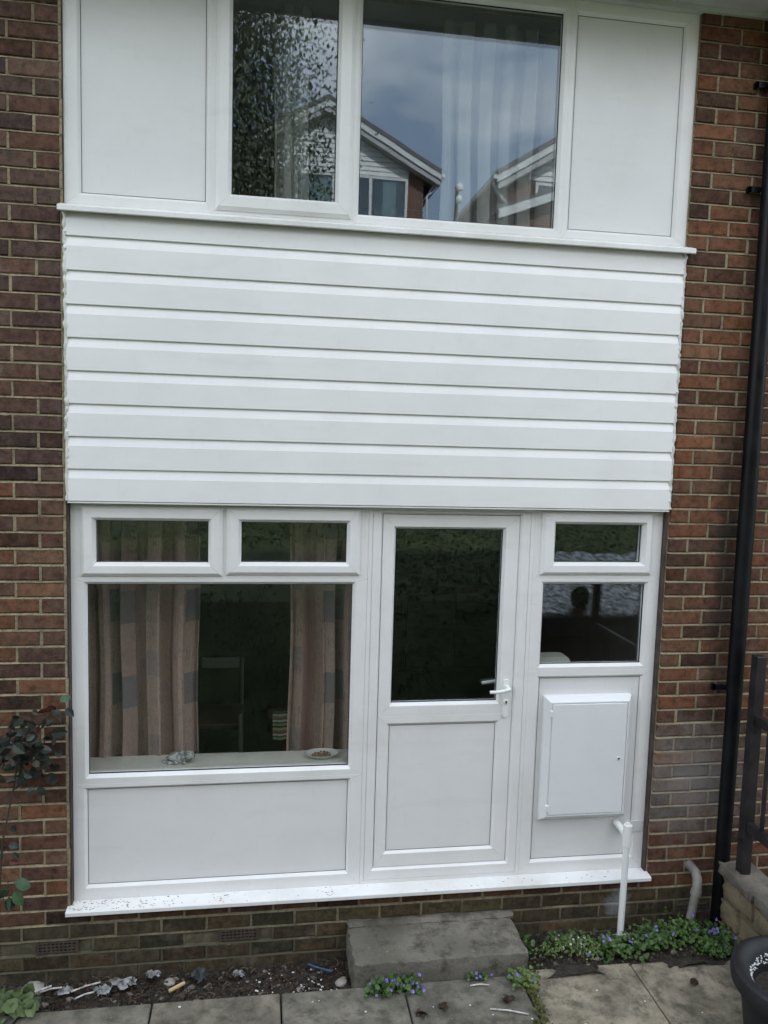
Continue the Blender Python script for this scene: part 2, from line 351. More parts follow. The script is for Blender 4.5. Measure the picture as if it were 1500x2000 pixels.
PITCH, BASE, BL = .0799, .353, .2270
def brick_variant(w_, h_, seed):
    r = random.Random(seed); mb = MB().box(0, w_, 0, .1, 0, h_, .0045)
    sk = [r.uniform(-.0015, .0015) for _ in range(4)]
    mb.v = [(x+r.uniform(-.0028, .0028), y+r.uniform(-.0012, .0012) if y < .05 else y, z+sk[0]*2*(x/w_)+r.uniform(-.0022, .0022)) for x, y, z in mb.v]
    me = bpy.data.meshes.new('brick'); me.from_pydata(mb.v, [], mb.f); me.materials.append(M_BRICK); return me
BH = PITCH-.0115
VFULL = [brick_variant(BL-.011, BH, s) for s in range(12)]
VHALF = [brick_variant(BL/2-.011, BH, 50+s) for s in range(6)]
PAL = [(.82*a_, .86*b_, .82*c_) for a_, b_, c_ in [(.150, .068, .044), (.165, .075, .046), (.135, .065, .046), (.120, .060, .045), (.175, .088, .056), (.145, .080, .056), (.105, .055, .043), (.185, .080, .046), (.160, .085, .056)]]
def brick_colour(x, z):
    r = random.random(); c = list(random.choice(PAL))
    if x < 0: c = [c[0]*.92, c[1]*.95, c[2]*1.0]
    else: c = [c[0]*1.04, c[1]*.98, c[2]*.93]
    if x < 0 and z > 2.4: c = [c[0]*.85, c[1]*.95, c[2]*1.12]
    if r < .16: c = [v*.55 for v in c]
    elif r > .90: c = [c[0]*1.35, c[1]*1.35, c[2]*1.25]
    if z < .12: c = [c[0]*.42+.012, c[1]*.62+.012, c[2]*.6+.006]       # damp, mossy courses near the soil; shade under the sill mixed into the colour
    elif z < .26: c = [c[0]*.72, c[1]*.8, c[2]*.8]  # courses just under the sill: part damp growth, part painted shade
    if x > 1.4 and .5 < z < 1.15: c = [c[0]*.8+.02, c[1]*.9+.025, c[2]*.95+.025]   # weathered grey patch behind the downpipe
    return (*c, 1)
F_, CAMX, CAMY, CAMZ = 27.36/36*1024, 0, -3.9, 2.695
inv = cam.matrix_world.inverted()
def inframe(x, z):
    p = inv @ Vector((x, 0, z)); u = 384+F_*p.x/-p.z; v = 512-F_*p.y/-p.z
    return -14 < u < 782 and -10 < v < 1034
single, joined = [], []
airb = [(-1.008, .073), (-.103, .077), (2.447, .047)]
K0 = -7
for k in range(K0, 62):
    z0 = BASE+PITCH*k+.00575; zc = z0+BH/2
    half = k % 2 == 0
    def lay(x, w_, full):
        for ax, az in airb:
            if abs(zc-az) < .04 and x < ax+.09 and x+w_ > ax-.09: return
        hidden = (zc < soilz(x+w_/2, -.02)-.03) or (x > 2.75 and zc < .35)
        (single if inframe(x+w_/2, zc) and not hidden else joined).append((x, z0, w_, full))
    # left pier from the reveal outwards
    if zc > .262:
        x = XL - (BL/2 if half else BL) + .005
        lay(x, (BL/2 if half else BL)-.011, not half); x -= BL
        while x > WX0: lay(x, BL-.011, True); x -= BL
        x = XR+.006
        lay(x, (BL/2 if half else BL)-.011, not half); x += BL/2 if half else BL
        while x < WX1-.2: lay(x, BL-.011, True); x += BL
    else:
        x = XL + .005 - BL*11 + (BL/2 if half else 0)
        while x < WX1-.2:
            if x > WX0: lay(x, BL-.011, True)
            x += BL
single.sort(key=lambda b: -(b[2])*(1 if inframe(b[0]+b[2]/2, b[1]+.03) else 0) + abs(b[1]-2)*.005)
joined += single[300:]; single = single[:300]
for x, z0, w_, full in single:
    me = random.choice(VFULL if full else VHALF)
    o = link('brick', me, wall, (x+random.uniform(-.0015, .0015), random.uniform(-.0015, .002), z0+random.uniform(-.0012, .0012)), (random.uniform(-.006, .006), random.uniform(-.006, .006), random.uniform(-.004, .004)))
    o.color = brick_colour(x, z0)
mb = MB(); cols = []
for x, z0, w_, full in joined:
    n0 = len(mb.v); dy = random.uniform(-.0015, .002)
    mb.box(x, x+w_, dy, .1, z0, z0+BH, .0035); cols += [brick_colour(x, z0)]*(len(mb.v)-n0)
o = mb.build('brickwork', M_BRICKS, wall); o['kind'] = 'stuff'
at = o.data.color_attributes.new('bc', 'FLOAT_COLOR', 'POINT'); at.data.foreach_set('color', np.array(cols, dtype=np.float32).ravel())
# weather-struck bed joints and flush perpends
mb = MB()
def struck(x0, x1, z):
    n = max(2, int((x1-x0)/.055)); r = random; st_ = []
    for i in range(n+1):
        x = x0+(x1-x0)*i/n; dz = r.uniform(-.0012, .0012); d = r.uniform(-.0015, .0022)
        st_.append([(x, .0125, z+.0062), (x, .0095, z+.0045+dz*.5), (x, .0005+d, z-.0030+dz), (x, -.0004+d, z-.0058+dz), (x, .0135, z-.0085)])
    o = len(mb.v); mb.v += [p for q in st_ for p in q]
    mb.f += [(o+i*5+k, o+i*5+k+1, o+(i+1)*5+k+1, o+(i+1)*5+k) for i in range(n) for k in range(4)]
for k in range(K0, 62):
    z = BASE+PITCH*k
    if z > .255: struck(WX0, XL-.0005, z); struck(XR+.0005, WX1, z)
    else:
        struck(WX0, WX1, z)
for x, z0, w_, full in single+joined:
    for xx in (x-.0105, x+w_-.0005):
        d = random.uniform(0, .004); j_ = random.uniform(-.0015, .0015)
        if any(abs(z0+.03-az) < .04 and abs(xx-ax) < .11 for ax, az in airb): continue
        if z0 > .255 and XL-.004 < xx < XR: continue
        mb.box(xx+j_, xx+.011+j_+random.uniform(0, .002), .0008+d, .0135, z0-.004, z0+BH+.004)
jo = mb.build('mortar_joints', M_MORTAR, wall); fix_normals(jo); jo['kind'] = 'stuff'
# air bricks
M_AIR = pm('air_brick_clay', (.045, .036, .027), (.075, .055, .04), 20, .9, .6, 90)
for ax, az in airb:
    mb = MB(); w_, h_ = .205, .066
    x0, z0 = ax-w_/2, az-h_/2
    nxh, nzh = 9, 3
    xs_ = [x0+.012+(w_-.024)*i/nxh for i in range(nxh+1)]; zs_ = [z0+.008+(h_-.016)*i/nzh for i in range(nzh+1)]
    mb.box(x0, x0+.014, -.001, .08, z0, z0+h_); mb.box(x0+w_-.014, x0+w_, -.001, .08, z0, z0+h_)
    for zz in zs_: mb.box(x0+.0145, x0+w_-.0145, -.0005, .08, zz-.0035, zz+.0035)
    for xx in xs_[1:-1]: mb.box(xx-.0035, xx+.0035, 0, .079, z0+.002, z0+h_-.002)
    ab_ = mb.build('air_brick', M_AIR, wall)
    MB().box(x0+.003, x0+w_-.003, .0805, .09, z0, z0+h_).build('void', M_GASKET, ab_)

# rooms behind the glass
def room(name, x0, x1, y0, y1, z0, z1, mats):
    t = .08
    for nm, b, m in (('room_floor', (x0-t, x1+t, y0, y1+t, z0-t, z0), mats[1]), ('room_ceiling', (x0-t, x1+t, y0, y1+t, z1, z1+t), mats[2]),
                     ('room_back_wall', (x0, x1, y1, y1+t, z0+.002, z1-.002), mats[0]), ('room_side_wall', (x0-t, x0, y0, y1+t-.002, z0+.002, z1-.002), mats[0]), ('room_side_wall', (x1, x1+t, y0, y1+t-.002, z0+.002, z1-.002), mats[0])):
        MB().box(*b).build(nm, m, house)
M_CEIL = pm('room_ceiling_paint', (.32, .31, .29), rough=.9)
room('lower', -1.25, 2.5, .275, 4.4, .30, 2.46, (M_ROOM, M_CARPET, M_CEIL))
room('upper', -1.25, 2.5, .275, 4.2, 3.0, 5.0, (pm('bedroom_paint', (.2, .2, .22), (.24, .24, .26), 3, .9), M_CARPET, M_CEIL))

# reveals: the dark strip between brick and frame
for x0, x1, z0, z1 in ((XL-.008, -.9365, .262, 2.342), (2.1495, XR+.009, .262, 2.342), (XL-.002, -.941, 3.69, 4.90), (2.161, XR+.012, 3.69, 4.90)):
    MB().box(x0, x1, .012, .12, z0, z1).build('reveal_strip', M_REVEAL, house)

YF = .045
def grow(r, d): return (r[0]-d, r[1]+d, r[2]-d, r[3]+d)
def st(r, y): return (*r, y)
def cell(mb, outer, inner, y, bead=.015, sink=.018):
    mb.ring([st(outer, y+.07), st(outer, y+.0012), st(grow(outer, -.0012), y), st(grow(inner, bead), y), st(grow(inner, bead-.002), y+.001), st(inner, y+sink), st(inner, y+.05)])
def sash(mb, outer, inner, y):
    mb.ring([st(outer, y+.012), st(outer, y-.006), st(grow(outer, -.017), y-.020), st(grow(inner, .016), y-.020), st(grow(inner, .014), y-.019), st(inner, y+.004), st(inner, y+.05)])
def pane(rect, y, parent, th=.02, mat=None):
    g = grow(rect, .004); o = MB().box(g[0], g[1], y, y+th, g[2], g[3]).build('pane', mat or M_GLASS, parent)
    k = MB().ring([st(grow(rect, .001), y-.0035), st(grow(rect, -.0035), y-.0035), st(grow(rect, -.0035), y+.004)], 0).build('gasket', M_GASKET, parent)
    return o
def panel(rect, y, parent):
    g = grow(rect, .004); MB().ring([st(grow(rect, .001), y-.0012), st(grow(rect, -.0016), y-.0012), st(grow(rect, -.0016), y+.001)], 0).build('gasket', M_LINE, parent); return MB().box(g[0], g[1], y, y+.03, g[2], g[3]).build('panel', M_PANEL, parent)

# lower left window
def window(name, cells, yf, label):
    mb = MB(); todo = []
    for kind, outer, inner, so in cells:
        if kind == 'sash':
            mb.ring([st(outer, yf+.07), st(outer, yf+.0012), st(grow(outer, -.0012), yf), st(grow(so, -.006), yf), st(grow(so, -.006), yf+.07)])
        else: cell(mb, outer, inner, yf)
        todo.append((kind, inner, so))
    w_ = mb.build('window', M_FRAME, house); fix_normals(w_); w_['label'] = label
    for kind, inner, so in todo:
        if kind == 'sash':
            s = MB(); sash(s, so, inner, yf); fix_normals(s.build('sash', M_FRAME, w_)); pane(inner, yf+.022, w_)
        elif kind == 'glass': pane(inner, yf+.026, w_)
        else: panel(inner, yf+.017, w_)
    return w_
window('w', [('sash', (-.935, -.197, 1.957, 2.335), (-.817, -.2775, 2.038, 2.247), (-.886, -.207, 1.970, 2.321)),
             ('sash', (-.197, .530, 1.957, 2.335), (-.115, .4185, 2.041, 2.2465), (-.188, .4875, 1.9765, 2.3215)),
             ('glass', (-.935, .530, .905, 1.957), (-.861, .4555, .950, 1.927), None),
             ('panel', (-.935, .530, .290, .905), (-.8665, .4545, .366, .872), None)], YF, 'large white window with two top lights over a lower panel')
window('w', [('sash', (1.420, 2.148, 1.957, 2.335), (1.538, 2.0335, 2.048, 2.2555), (1.459, 2.090, 1.9805, 2.327)),
             ('glass', (1.420, 2.148, 1.452, 1.957), (1.4905, 2.0715, 1.4835, 1.928), None),
             ('panel', (1.420, 2.148, .290, 1.452), (1.493, 2.075, .371, 1.4065), None)], YF, 'narrow white kitchen window above a meter box panel')
YU = .02
window('w', [('panel', (-.941, -.278, 3.73, 4.895), (-.866, -.302, 3.786, 4.83), None),
             ('sash', (-.278, .418, 3.73, 4.895), (-.18, .3175, 3.825, 4.80), (-.2535, .397, 3.747, 4.865)),
             ('glass', (.418, 1.478, 3.73, 4.895), (.4335, 1.441, 3.778, 4.82), None),
             ('panel', (1.478, 2.161, 3.73, 4.895), (1.517, 2.083, 3.780, 4.818), None)], YU, 'upper bedroom window of two panes between two white panels')
# door frame and door
mb = MB()
o_, i_ = (.5305, 1.4195, .290, 2.335), (.6025, 1.3425, .374, 2.297)
mb.ring([st(o_, YF+.07), st(o_, YF-.001), st(grow(o_, -.020), YF-.003), st(grow(o_, -.0205), YF+.001), st(grow(o_, -.0225), YF+.001), st(grow(o_, -.023), YF-.003), st(grow(i_, .012), YF-.003), st(i_, YF+.010), st(i_, YF+.07)])
fix_normals(mb.build('door_frame', M_FRAME, house))
mb = MB(); YD = YF+.006
lf = (.6055, 1.3395, .377, 2.294)
gl_, pl_ = (.676, 1.256, 1.283, 2.2195), (.671, 1.2535, .463, 1.162)
cell(mb, (lf[0], lf[1], 1.216, lf[3]), gl_, YD, .013, .02); cell(mb, (lf[0], lf[1], lf[2], 1.216), pl_, YD, .016, .014)
door = fix_normals(mb.build('door', M_FRAME, house)); door['label'] = 'white half glazed back door with lever handle'
pane(gl_, YD+.028, door); panel(pl_, YD+.013, door)
mb = MB()
pts = []
for k in range(20):
    a = 2*math.pi*k/20; pts.append((1.303+.0165*math.cos(a), 1.303+(.088 if math.sin(a) >= 0 else -.088)+.0165*math.sin(a)))
mb.prism(pts, YD-.010, YD, 'y')
hp = fix_normals(mb.build('handle_plate', M_PIPEW, door))
mb = MB().tube([(1.307, YD-.008, 1.366), (1.307, YD-.035, 1.366), (1.305, YD-.048, 1.365), (1.295, YD-.053, 1.364), (1.262, YD-.054, 1.356), (1.228, YD-.053, 1.353), (1.2, YD-.05, 1.353)], [.0105, .0105, .011, .0105, .0095, .009, .009], 14)
mb.build('lever_handle', M_PIPEW, door, True)
MB().lathe([(0, .004), (.012, .004), (.0145, .002), (.0145, 0)], n=20).build('lock_barrel', M_PIPEW, door).matrix_world = Matrix.Translation((1.303, YD-.0105, 1.283)) @ Matrix.Rotation(math.radians(90), 4, 'X')
MB().box(1.2985, 1.3075, YD-.0155, YD-.0135, 1.276, 1.291).build('keyhole', M_GASKET, door)
mb = MB().tube([(1.307, YD+.06, 1.366), (1.305, YD+.11, 1.365), (1.295, YD+.115, 1.364), (1.2, YD+.11, 1.353)], .009, 10); mb.build('inner_handle', M_PIPEW, door, True)

# sills
mb = MB().prism([(YF+.03, .2895), (YF-.002, .2895), (-.043, .2825), (-.046, .279), (-.046, .262), (-.043, .259), (-.030, .259), (-.03, .263), (YF+.03, .263)], -.957, 2.166, 'x')
sl = fix_normals(mb.build('door_sill', M_SILLM, house))
mb = MB().prism([(YU+.03, 3.7295), (YU-.001, 3.7295), (-.047, 3.706), (-.05, 3.702), (-.05, 3.683), (-.047, 3.680), (-.038, 3.680), (-.038, 3.69), (YU+.03, 3.692)], -.957, 2.185, 'x')
fix_normals(mb.build('window_sill', M_SILLM, house))
rr = random.Random(44); mb = MB()
for k in range(170):
    x = rr.choice((-.90, -.84, -.80, -.70, -.58, -.44, -.2, .35))+rr.gauss(0, .035) if k < 135 else rr.uniform(-.9, 2.1); y = rr.uniform(-.036, YF-.006); s_ = rr.uniform(.0006, .0019); zz = .2825+(y+.043)/(YF+.041)*.007; l = s_*rr.uniform(1, 4)
    if -.95 < x < 2.1: mb.box(x-l, x+l, y-s_*.6, y+s_*.6, zz, zz+.0015)
o = mb.build('sill_dirt', pm('sill_dirt', (.06, .05, .04), (.16, .13, .1), 50, .9), sl); o['kind'] = 'stuff'
# cladding
clad = MB().box(-.948, 2.158, .006, .049, 2.347, 3.689).build('cladding', M_CLAD, house)
lines = [2.342, 2.4965, 2.651, 2.8055, 2.960, 3.113, 3.266, 3.421, 3.577, 3.70]
for a, b in zip(lines[:-1], lines[1:]):
    h = b-a
    if b > 3.69: h = .103
    prof = [(.0055, a+.004), (-.012, a+.002), (-.0135, a+.004), (-.0135, a+h*.72), (-.0125, a+h*.745), (-.0045, a+h*.965), (-.003, a+h+.003 if b < 3.69 else a+h), (.0055, a+h+.003 if b < 3.69 else a+h)]
    fix_normals(MB().prism(prof, -.9315+random.uniform(-.001, .001), 2.1455+random.uniform(-.001, .001), 'x').build('board', M_CLAD, clad))
for xs_, sgn in ((-.934, -1), (2.149, 1)):
    pts = [(xs_+random.uniform(-.003, .003), -.008+random.uniform(-.004, .004), 2.348+1.335*i/90) for i in range(91)]
    MB().tube(pts, [random.uniform(.006, .011) for _ in pts], 8).build('sealant_bead', M_SEAL, house, True)
MB().box(-.9335, 2.149, -.0105, .03, 2.3345, 2.3415).build('cladding_trim', M_SILLM, house)
for x_ in (-.945, 2.154):
    MB().tube([(x_+random.uniform(-.0015, .0015), .034, .30+1.98*i/60) for i in range(61)], [random.uniform(.003, .006) for _ in range(61)], 6).build('sealant_bead', M_REVEAL, house, True)
# eaves
MB().box(WX0, WX1, -.36, .022, 4.905, 4.92).build('soffit', M_SOFFIT, house)
MB().box(WX0, WX1, -.02, .018, 4.880, 4.9045).build('soffit_trim', M_SOFFIT, house)
MB().box(WX0, WX1, -.385, -.361, 4.885, 5.09).build('fascia', M_SOFFIT, house)
mb = MB(); n = 10
pr = [(-.445+.055*math.cos(math.pi*k/n+math.pi), 5.05+.055*math.sin(math.pi*k/n+math.pi)) for k in range(n+1)]; pr2 = [(-.445+.051*math.cos(math.pi*k/n+math.pi), 5.05+.051*math.sin(math.pi*k/n+math.pi)) for k in range(n+1)]
mb.prism(pr+pr2[::-1], WX0, WX1, 'x'); fix_normals(mb.build('gutter', pm('grey_gutter', (.35, .35, .36), rough=.4), house))
M_TILE = pm('roof_tile', (.10, .08, .075), (.15, .12, .11), 10, .85, .4, 60)
mb = MB().prism([(-.42, 5.10), (3.1, 7.3), (3.1, 7.45), (-.44, 5.2)], WX0, WX1, 'x'); mb.prism([(3.101, 7.3), (6.5, 5.15), (6.5, 5.28), (3.101, 7.45)], WX0, WX1, 'x')
fix_normals(mb.build('roof', M_TILE, house))

# ------------------------------------------------------------------ meter box, pipes, step
mbx = empty('meter_box', (1.77, 0, .61), label='white wall mounted meter box with hinged door under the kitchen window', cat='meter box')
mbx_inv = Matrix.Translation((-1.77, 0, -.61))
def child(mb, name, mat, parent, smooth=False):
    o = mb.build(name, mat, parent, smooth); fix_normals(o); o.matrix_parent_inverse = Matrix.Translation(-parent.location); return o
o_, i_ = (1.520, 2.024, .606, 1.309), (1.552, 1.990, .648, 1.279)
mb = MB().ring([st(o_, .062), st(o_, .040), st(grow(i_, .007), .002), st(i_, .002), st(i_, .03)], 0.0002)
child(mb, 'housing', M_BOX, mbx)
child(MB().box(1.5545, 1.9875, .0, .012, .6505, 1.2765, .003), 'door', M_BOX, mbx)
child(MB().box(i_[0], i_[1], .02, .03, i_[2], i_[3]), 'backing', M_GASKET, mbx)
for zz in (1.225, .69):
    child(MB().box(1.5395, 1.5575, -.006, .006, zz-.018, zz+.018, .002), 'hinge', M_BOX, mbx)
lk = MB().lathe([(0, .003), (.006, .003), (.0065, 0)], n=16); lk.v = [(x+1.950, -.0005-z, y+.962) for x, y, z in lk.v]
child(lk, 'lock', M_GASKET, mbx)
lk = MB().lathe([(.0065, .0), (.0065, .0035), (.011, .0025), (.011, 0)], n=16); lk.v = [(x+1.950, -.0003-z, y+.962) for x, y, z in lk.v]
child(lk, 'lock_ring', M_BOX, mbx)
M_PATCH = upvc('patch_strip_plastic', (.66, .67, .67), (.5, .5, .47), .4, .5)
MB().box(2.0, 2.139, YF-.004, YF-.0005, .508, .575, .001).build('patch_strip', M_PATCH, house)

wp = empty('waste_pipe', (1.982, -.085, .02), label='white plastic waste pipe dropping from the panel past the sill', cat='pipe')
child(MB().tube([(1.985, .052, .566), (1.985, -.01, .563), (1.984, -.05, .553), (1.984, -.085, .543)], .0185, 16), 'inlet', M_PIPEW, wp, True)
child(MB().tube([(1.985, -.0853, .632), (1.985, -.0853, .621), (1.985, -.0853, .6205), (1.984, -.0853, .50), (1.984, -.0853, .499)], [.011, .012, .0235, .0235, .0195], 18), 'tee', M_PIPEW, wp, True)
child(MB().tube([(1.984, -.085, .52), (1.982, -.086, .3), (1.977, -.088, -.03)], .0175, 16), 'pipe', M_PIPEW, wp, True)
child(MB().tube([(1.985, .0445, .566), (1.985, .036, .565)], .024, 18), 'collar', M_SEAL, wp, True)
mb = MB(); n = 40
for i in range(26):                       # the splash of white filler round the foot
    a = random.uniform(0, 6.28); r = random.uniform(.01, .055); s = random.uniform(.008, .018); x, y = 1.978+r*math.cos(a)*1.2, -.088+r*math.sin(a)*.7
    mb.box(x-s, x+s, y-s*.7, y+s*.7, -.03, soilz(x, y)+random.uniform(.008, .025), .004)
child(mb, 'filler_splash', M_SEAL, wp)

M_GREYP = pm('grey_plastic_pipe', (.16, .155, .14), (.22, .21, .185), 14, .5)
sp = empty('soil_pipe', (2.34, -.13, 0), label='grey plastic elbow pipe leaving the brickwork and entering the ground', cat='pipe')
child(MB().tube([(2.414, .03, .318), (2.416, -.03, .318), (2.418, -.065, .31), (2.415, -.092, .285), (2.408, -.105, .25), (2.402, -.110, .225)], .026, 16), 'elbow', M_GREYP, sp, True)
child(MB().tube([(2.404, -.109, .235), (2.396, -.112, .205)], .0295, 16), 'socket', M_GREYP, sp, True)
child(MB().tube([(2.399, -.111, .215), (2.345, -.125, -.08)], .0235, 16), 'pipe', M_GREYP, sp, True)
o = MB().box(2.440, 2.452, -.012, -.004, .215, .345, .002).build('plastic_strip', M_PIPEW); o.rotation_euler = (.0, .03, 0); tag(o, 'thin white plastic strip on the brickwork beside the grey elbow pipe', 'strip')

M_BLACK = pm('black_downpipe', (.003, .0035, .005), (.007, .008, .010), 6, .3, .15, 30, r2=.5, spec=.22)
dp = empty('downpipe', (2.572, -.06, 0), label='black round downpipe running down the brick wall beside the windows', cat='downpipe')
child(MB().tube([(2.576, -.062, -.08), (2.576, -.062, 1.385)], .0405, 24), 'pipe', M_BLACK, dp, True)
child(MB().tube([(2.574, -.061, 1.37), (2.566, -.060, 4.86)], .043, 24), 'pipe', M_BLACK, dp, True)
for zz in (1.362, 4.03, 4.55):
    mb = MB().tube([(2.574, -.061, zz-.011), (2.574, -.061, zz+.011)], .045, 20); mb.box(2.470, 2.535, -.028, -.018, zz-.012, zz+.016); mb.box(2.470, 2.484, -.028, .002, zz-.012, zz+.016); mb.box(2.52, 2.56, -.04, -.02, zz-.009, zz+.011)
    child(mb, 'bracket', M_BLACK, dp, True)

def stone_mat(name, c1, c2, moss, mosslo=.55):
    m, nt, b = newmat(name)
    c = ramp(nt, noise(nt, 9, 7, .75), [(.38, c1), (.62, c2)])
    c = mix(nt, ramp(nt, noise(nt, 4.5, 5, .7), [(mosslo, g3(0)), (mosslo+.2, g3(.8))]), c, moss)
    c = mix(nt, ramp(nt, noise(nt, 110, 3), [(.64, g3(0)), (.74, g3(.5))]), c, (.04, .035, .03))
    c = mix(nt, ramp(nt, noise(nt, 30, 2), [(.70, g3(0)), (.76, g3(.55))]), c, (.34, .34, .28))
    nt.links.new(c, b.inputs['Base Color']); b.inputs['Roughness'].default_value = .93; b.inputs['Specular IOR Level'].default_value = .2
    bump(nt, b, noise(nt, 45, 7, .72), .8, .01); return m
M_STEP = stone_mat('step_concrete', (.075, .069, .055), (.23, .21, .175), (.042, .043, .026), .50)
def rough_block(x0, x1, y0, y1, z0, z1, nx, ny, nz, amp, seed, bev=.012):
    """a block of finely divided faces with worn edges"""
    r = random.Random(seed); mb = MB(); key = {}
    def vid(i, j, k):
        if (i, j, k) not in key:
            p = Vector((x0+(x1-x0)*i/nx, y0+(y1-y0)*j/ny, z0+(z1-z0)*k/nz)); e = sum((i in (0, nx), j in (0, ny), k in (0, nz)))
            c = Vector(((x0+x1)/2, (y0+y1)/2, (z0+z1)/2)); d = Vector((0, 0, 0))
            if e >= 2:
                for a, (t, n_) in enumerate(((i, nx), (j, ny), (k, nz))):
                    if t in (0, n_): d[a] = -math.copysign(bev*r.uniform(.3, 1.1), p[a]-c[a])
            key[i, j, k] = len(mb.v); mb.v.append(tuple(p+d+Vector([r.uniform(-amp, amp) for _ in range(3)])))
        return key[i, j, k]
    for i in range(nx):
        for j in range(ny):
            for k, fl in ((0, 1), (nz, 0)):
                q = (vid(i, j, k), vid(i+1, j, k), vid(i+1, j+1, k), vid(i, j+1, k)); mb.f.append(q[::-1] if fl else q)
    for i in range(nx):
        for k in range(nz):
            for j, fl in ((0, 0), (ny, 1)):
                q = (vid(i, j, k), vid(i+1, j, k), vid(i+1, j, k+1), vid(i, j, k+1)); mb.f.append(q[::-1] if fl else q)
    for j in range(ny):
        for k in range(nz):
            for i, fl in ((0, 1), (nx, 0)):
                q = (vid(i, j, k), vid(i, j+1, k), vid(i, j+1, k+1), vid(i, j, k+1)); mb.f.append(q[::-1] if fl else q)
    return mb
stp = empty('door_step', (.91, -.17, -.05), label='weathered concrete step slab below the back door', cat='step')
child(rough_block(.458, 1.362, -.352, -.005, -.07, .112, 22, 10, 5, .0022, 3), 'slab', M_STEP, stp, True)
child(rough_block(.462, 1.372, -.062, .004, .105, .124, 22, 3, 2, .003, 4, .006), 'mortar_fillet', M_STEP, stp, True)

# stone flank wall with railing
M_SAND = stone_mat('sandstone', (.12, .098, .062), (.24, .195, .125), (.07, .066, .055), .48)
M_COPE = stone_mat('coping_stone', (.11, .098, .078), (.21, .19, .155), (.06, .058, .052), .45)
fw = empty('stone_wall', (2.61, -1, 0), label='low sandstone wall with coping beside the downpipe', cat='wall')
child(MB().box(2.56, 2.70, -2.2, -.125, -.1, .33), 'core', M_SAND, fw)
z = -.08
for row, h in enumerate((.15, .135, .125)):
    y = -.125-(.0 if row % 2 else .11)
    ends = [-.125]
    while ends[-1] > -2.2: ends.append(ends[-1]-random.uniform(.2, .34))
    if row % 2: ends[1] = -.30
    for a, b in zip(ends[:-1], ends[1:]):
        child(rough_block(2.533+random.uniform(-.006, .004), 2.70, b+.006, a-.004, z+.004, z+h-.004, 4, 6, 4, .004, int(a*1000), .012), 'stone', M_SAND, fw, True)
    z += h
y = -.105
for i in range(7):
    d_ = .315 if i == 0 else random.uniform(.28, .36)
    child(rough_block(2.518, 2.712, y-d_+.004, y-.004, .332, .40+random.uniform(-.005, .005), 5, 8, 3, .003, 70+i, .01), 'coping', M_COPE, fw, True); y -= d_
M_IRON = pm('black_railing_paint', (.006, .006, .007), (.020, .016, .018), 9, .45, .3, 60, r2=.6)
rl = empty('iron_railing', (2.59, -1, .4), label='black painted metal railing standing on the low sandstone wall', cat='railing')
for py in (-.232, -1.65):
    child(MB().box(2.562, 2.618, py-.028, py+.028, .395, 1.60, .003), 'post', M_IRON, rl)
for zz in (1.245, .655):
    child(MB().box(2.570, 2.608, -1.626, -.256, zz-.01, zz+.04, .003), 'rail', M_IRON, rl)
for k in range(11):
    py = -.36-.113*k
    child(MB().box(2.581, 2.597, py-.008, py+.008, .69, 1.245), 'baluster', M_IRON, rl)

# black pot
M_POT = pm('black_pot_plastic', (.005, .0055, .007), (.011, .012, .014), 12, .6, .25, 220, .001)
M_CRUST = pm('white_crust', (.55, .56, .56), (.75, .76, .76), 60, .8, .8, 90)
pot = empty('plant_pot', (2.36, -1.02, 0), label='large black plastic plant pot with thick rolled rim on the paving', cat='pot')
pr = [(.195, 0), (.205, .0), (.246, .30), (.25, .318), (.272, .318), (.285, .325), (.289, .345), (.289, .372), (.284, .391), (.270, .400), (.250, .398), (.225, .380), (.207, .352), (.199, .325), (.19, .30), (.165, .05), (0, .05)]
child(MB().lathe(pr, (2.36, -1.02, 0), 64), 'body', M_POT, pot, True)
child(MB().lathe([(.1925, .285), (.12, .29), (0, .288)], (2.36, -1.02, 0), 40), 'compost', M_SOIL, pot, True)
mb = MB()
for k in range(420):
    a = random.uniform(0, 6.283); t = random.random(); r = .206-.008*t; zz = .352-.035*t + random.uniform(-.003, .004); s = random.uniform(.0015, .005)
    if math.sin(a*3+1)*.3+math.sin(a*7)*.3 < -.35: continue
    x, y = 2.36+r*math.cos(a), -1.02+r*math.sin(a); mb.box(x-s, x+s, y-s, y+s, zz-s, zz+s*.8, s*.4)
tag(child(mb, 'crust', M_CRUST, pot), kind='stuff')

# ------------------------------------------------------------------ inside the rooms
def uv_cloth(name, mat, x0, x1, y, z0, z1, folds, amp, seed, flare=0., parent=None):
    r = random.Random(seed); nx, nz = folds*14, 26; vs = []; us = []
    ph = [r.uniform(0, 6.28) for _ in range(4)]
    xs_ = []; u = 0; prev = None
    for i in range(nx+1):
        t = i/nx; yy = y+amp*(math.sin(t*folds*6.283+ph[0]+.6*math.sin(t*9+ph[1]))+.35*math.sin(t*folds*2.3*6.283+ph[2])); xx = x0+(x1-x0)*t+amp*.35*math.sin(t*folds*12.566+ph[3])
        if prev: u += math.hypot(xx-prev[0], yy-prev[1])
        prev = (xx, yy); xs_.append((xx, yy, u))
    for k in range(nz+1):
        tz = k/nz; zz = z0+(z1-z0)*tz
        for xx, yy, uu in xs_:
            vs.append((xx+flare*(1-tz)*(xx-(x0+x1)/2)+.006*math.sin(zz*5+uu*3), y+(yy-y)*(1-.35*tz)+.004*math.sin(zz*7+uu*9), zz)); us.append((uu, zz))
    fs = [(k*(nx+1)+i, k*(nx+1)+i+1, (k+1)*(nx+1)+i+1, (k+1)*(nx+1)+i) for k in range(nz) for i in range(nx)]
    mb = MB(); mb.v = vs; mb.f = fs; o = mb.build(name, mat, parent, True)
    uvl = o.data.uv_layers.new(name='uv')
    for lp in o.data.loops: uvl.data[lp.index].uv = us[lp.vertex_index]
    so = o.modifiers.new('thickness', 'SOLIDIFY'); so.thickness = .0015
    return o
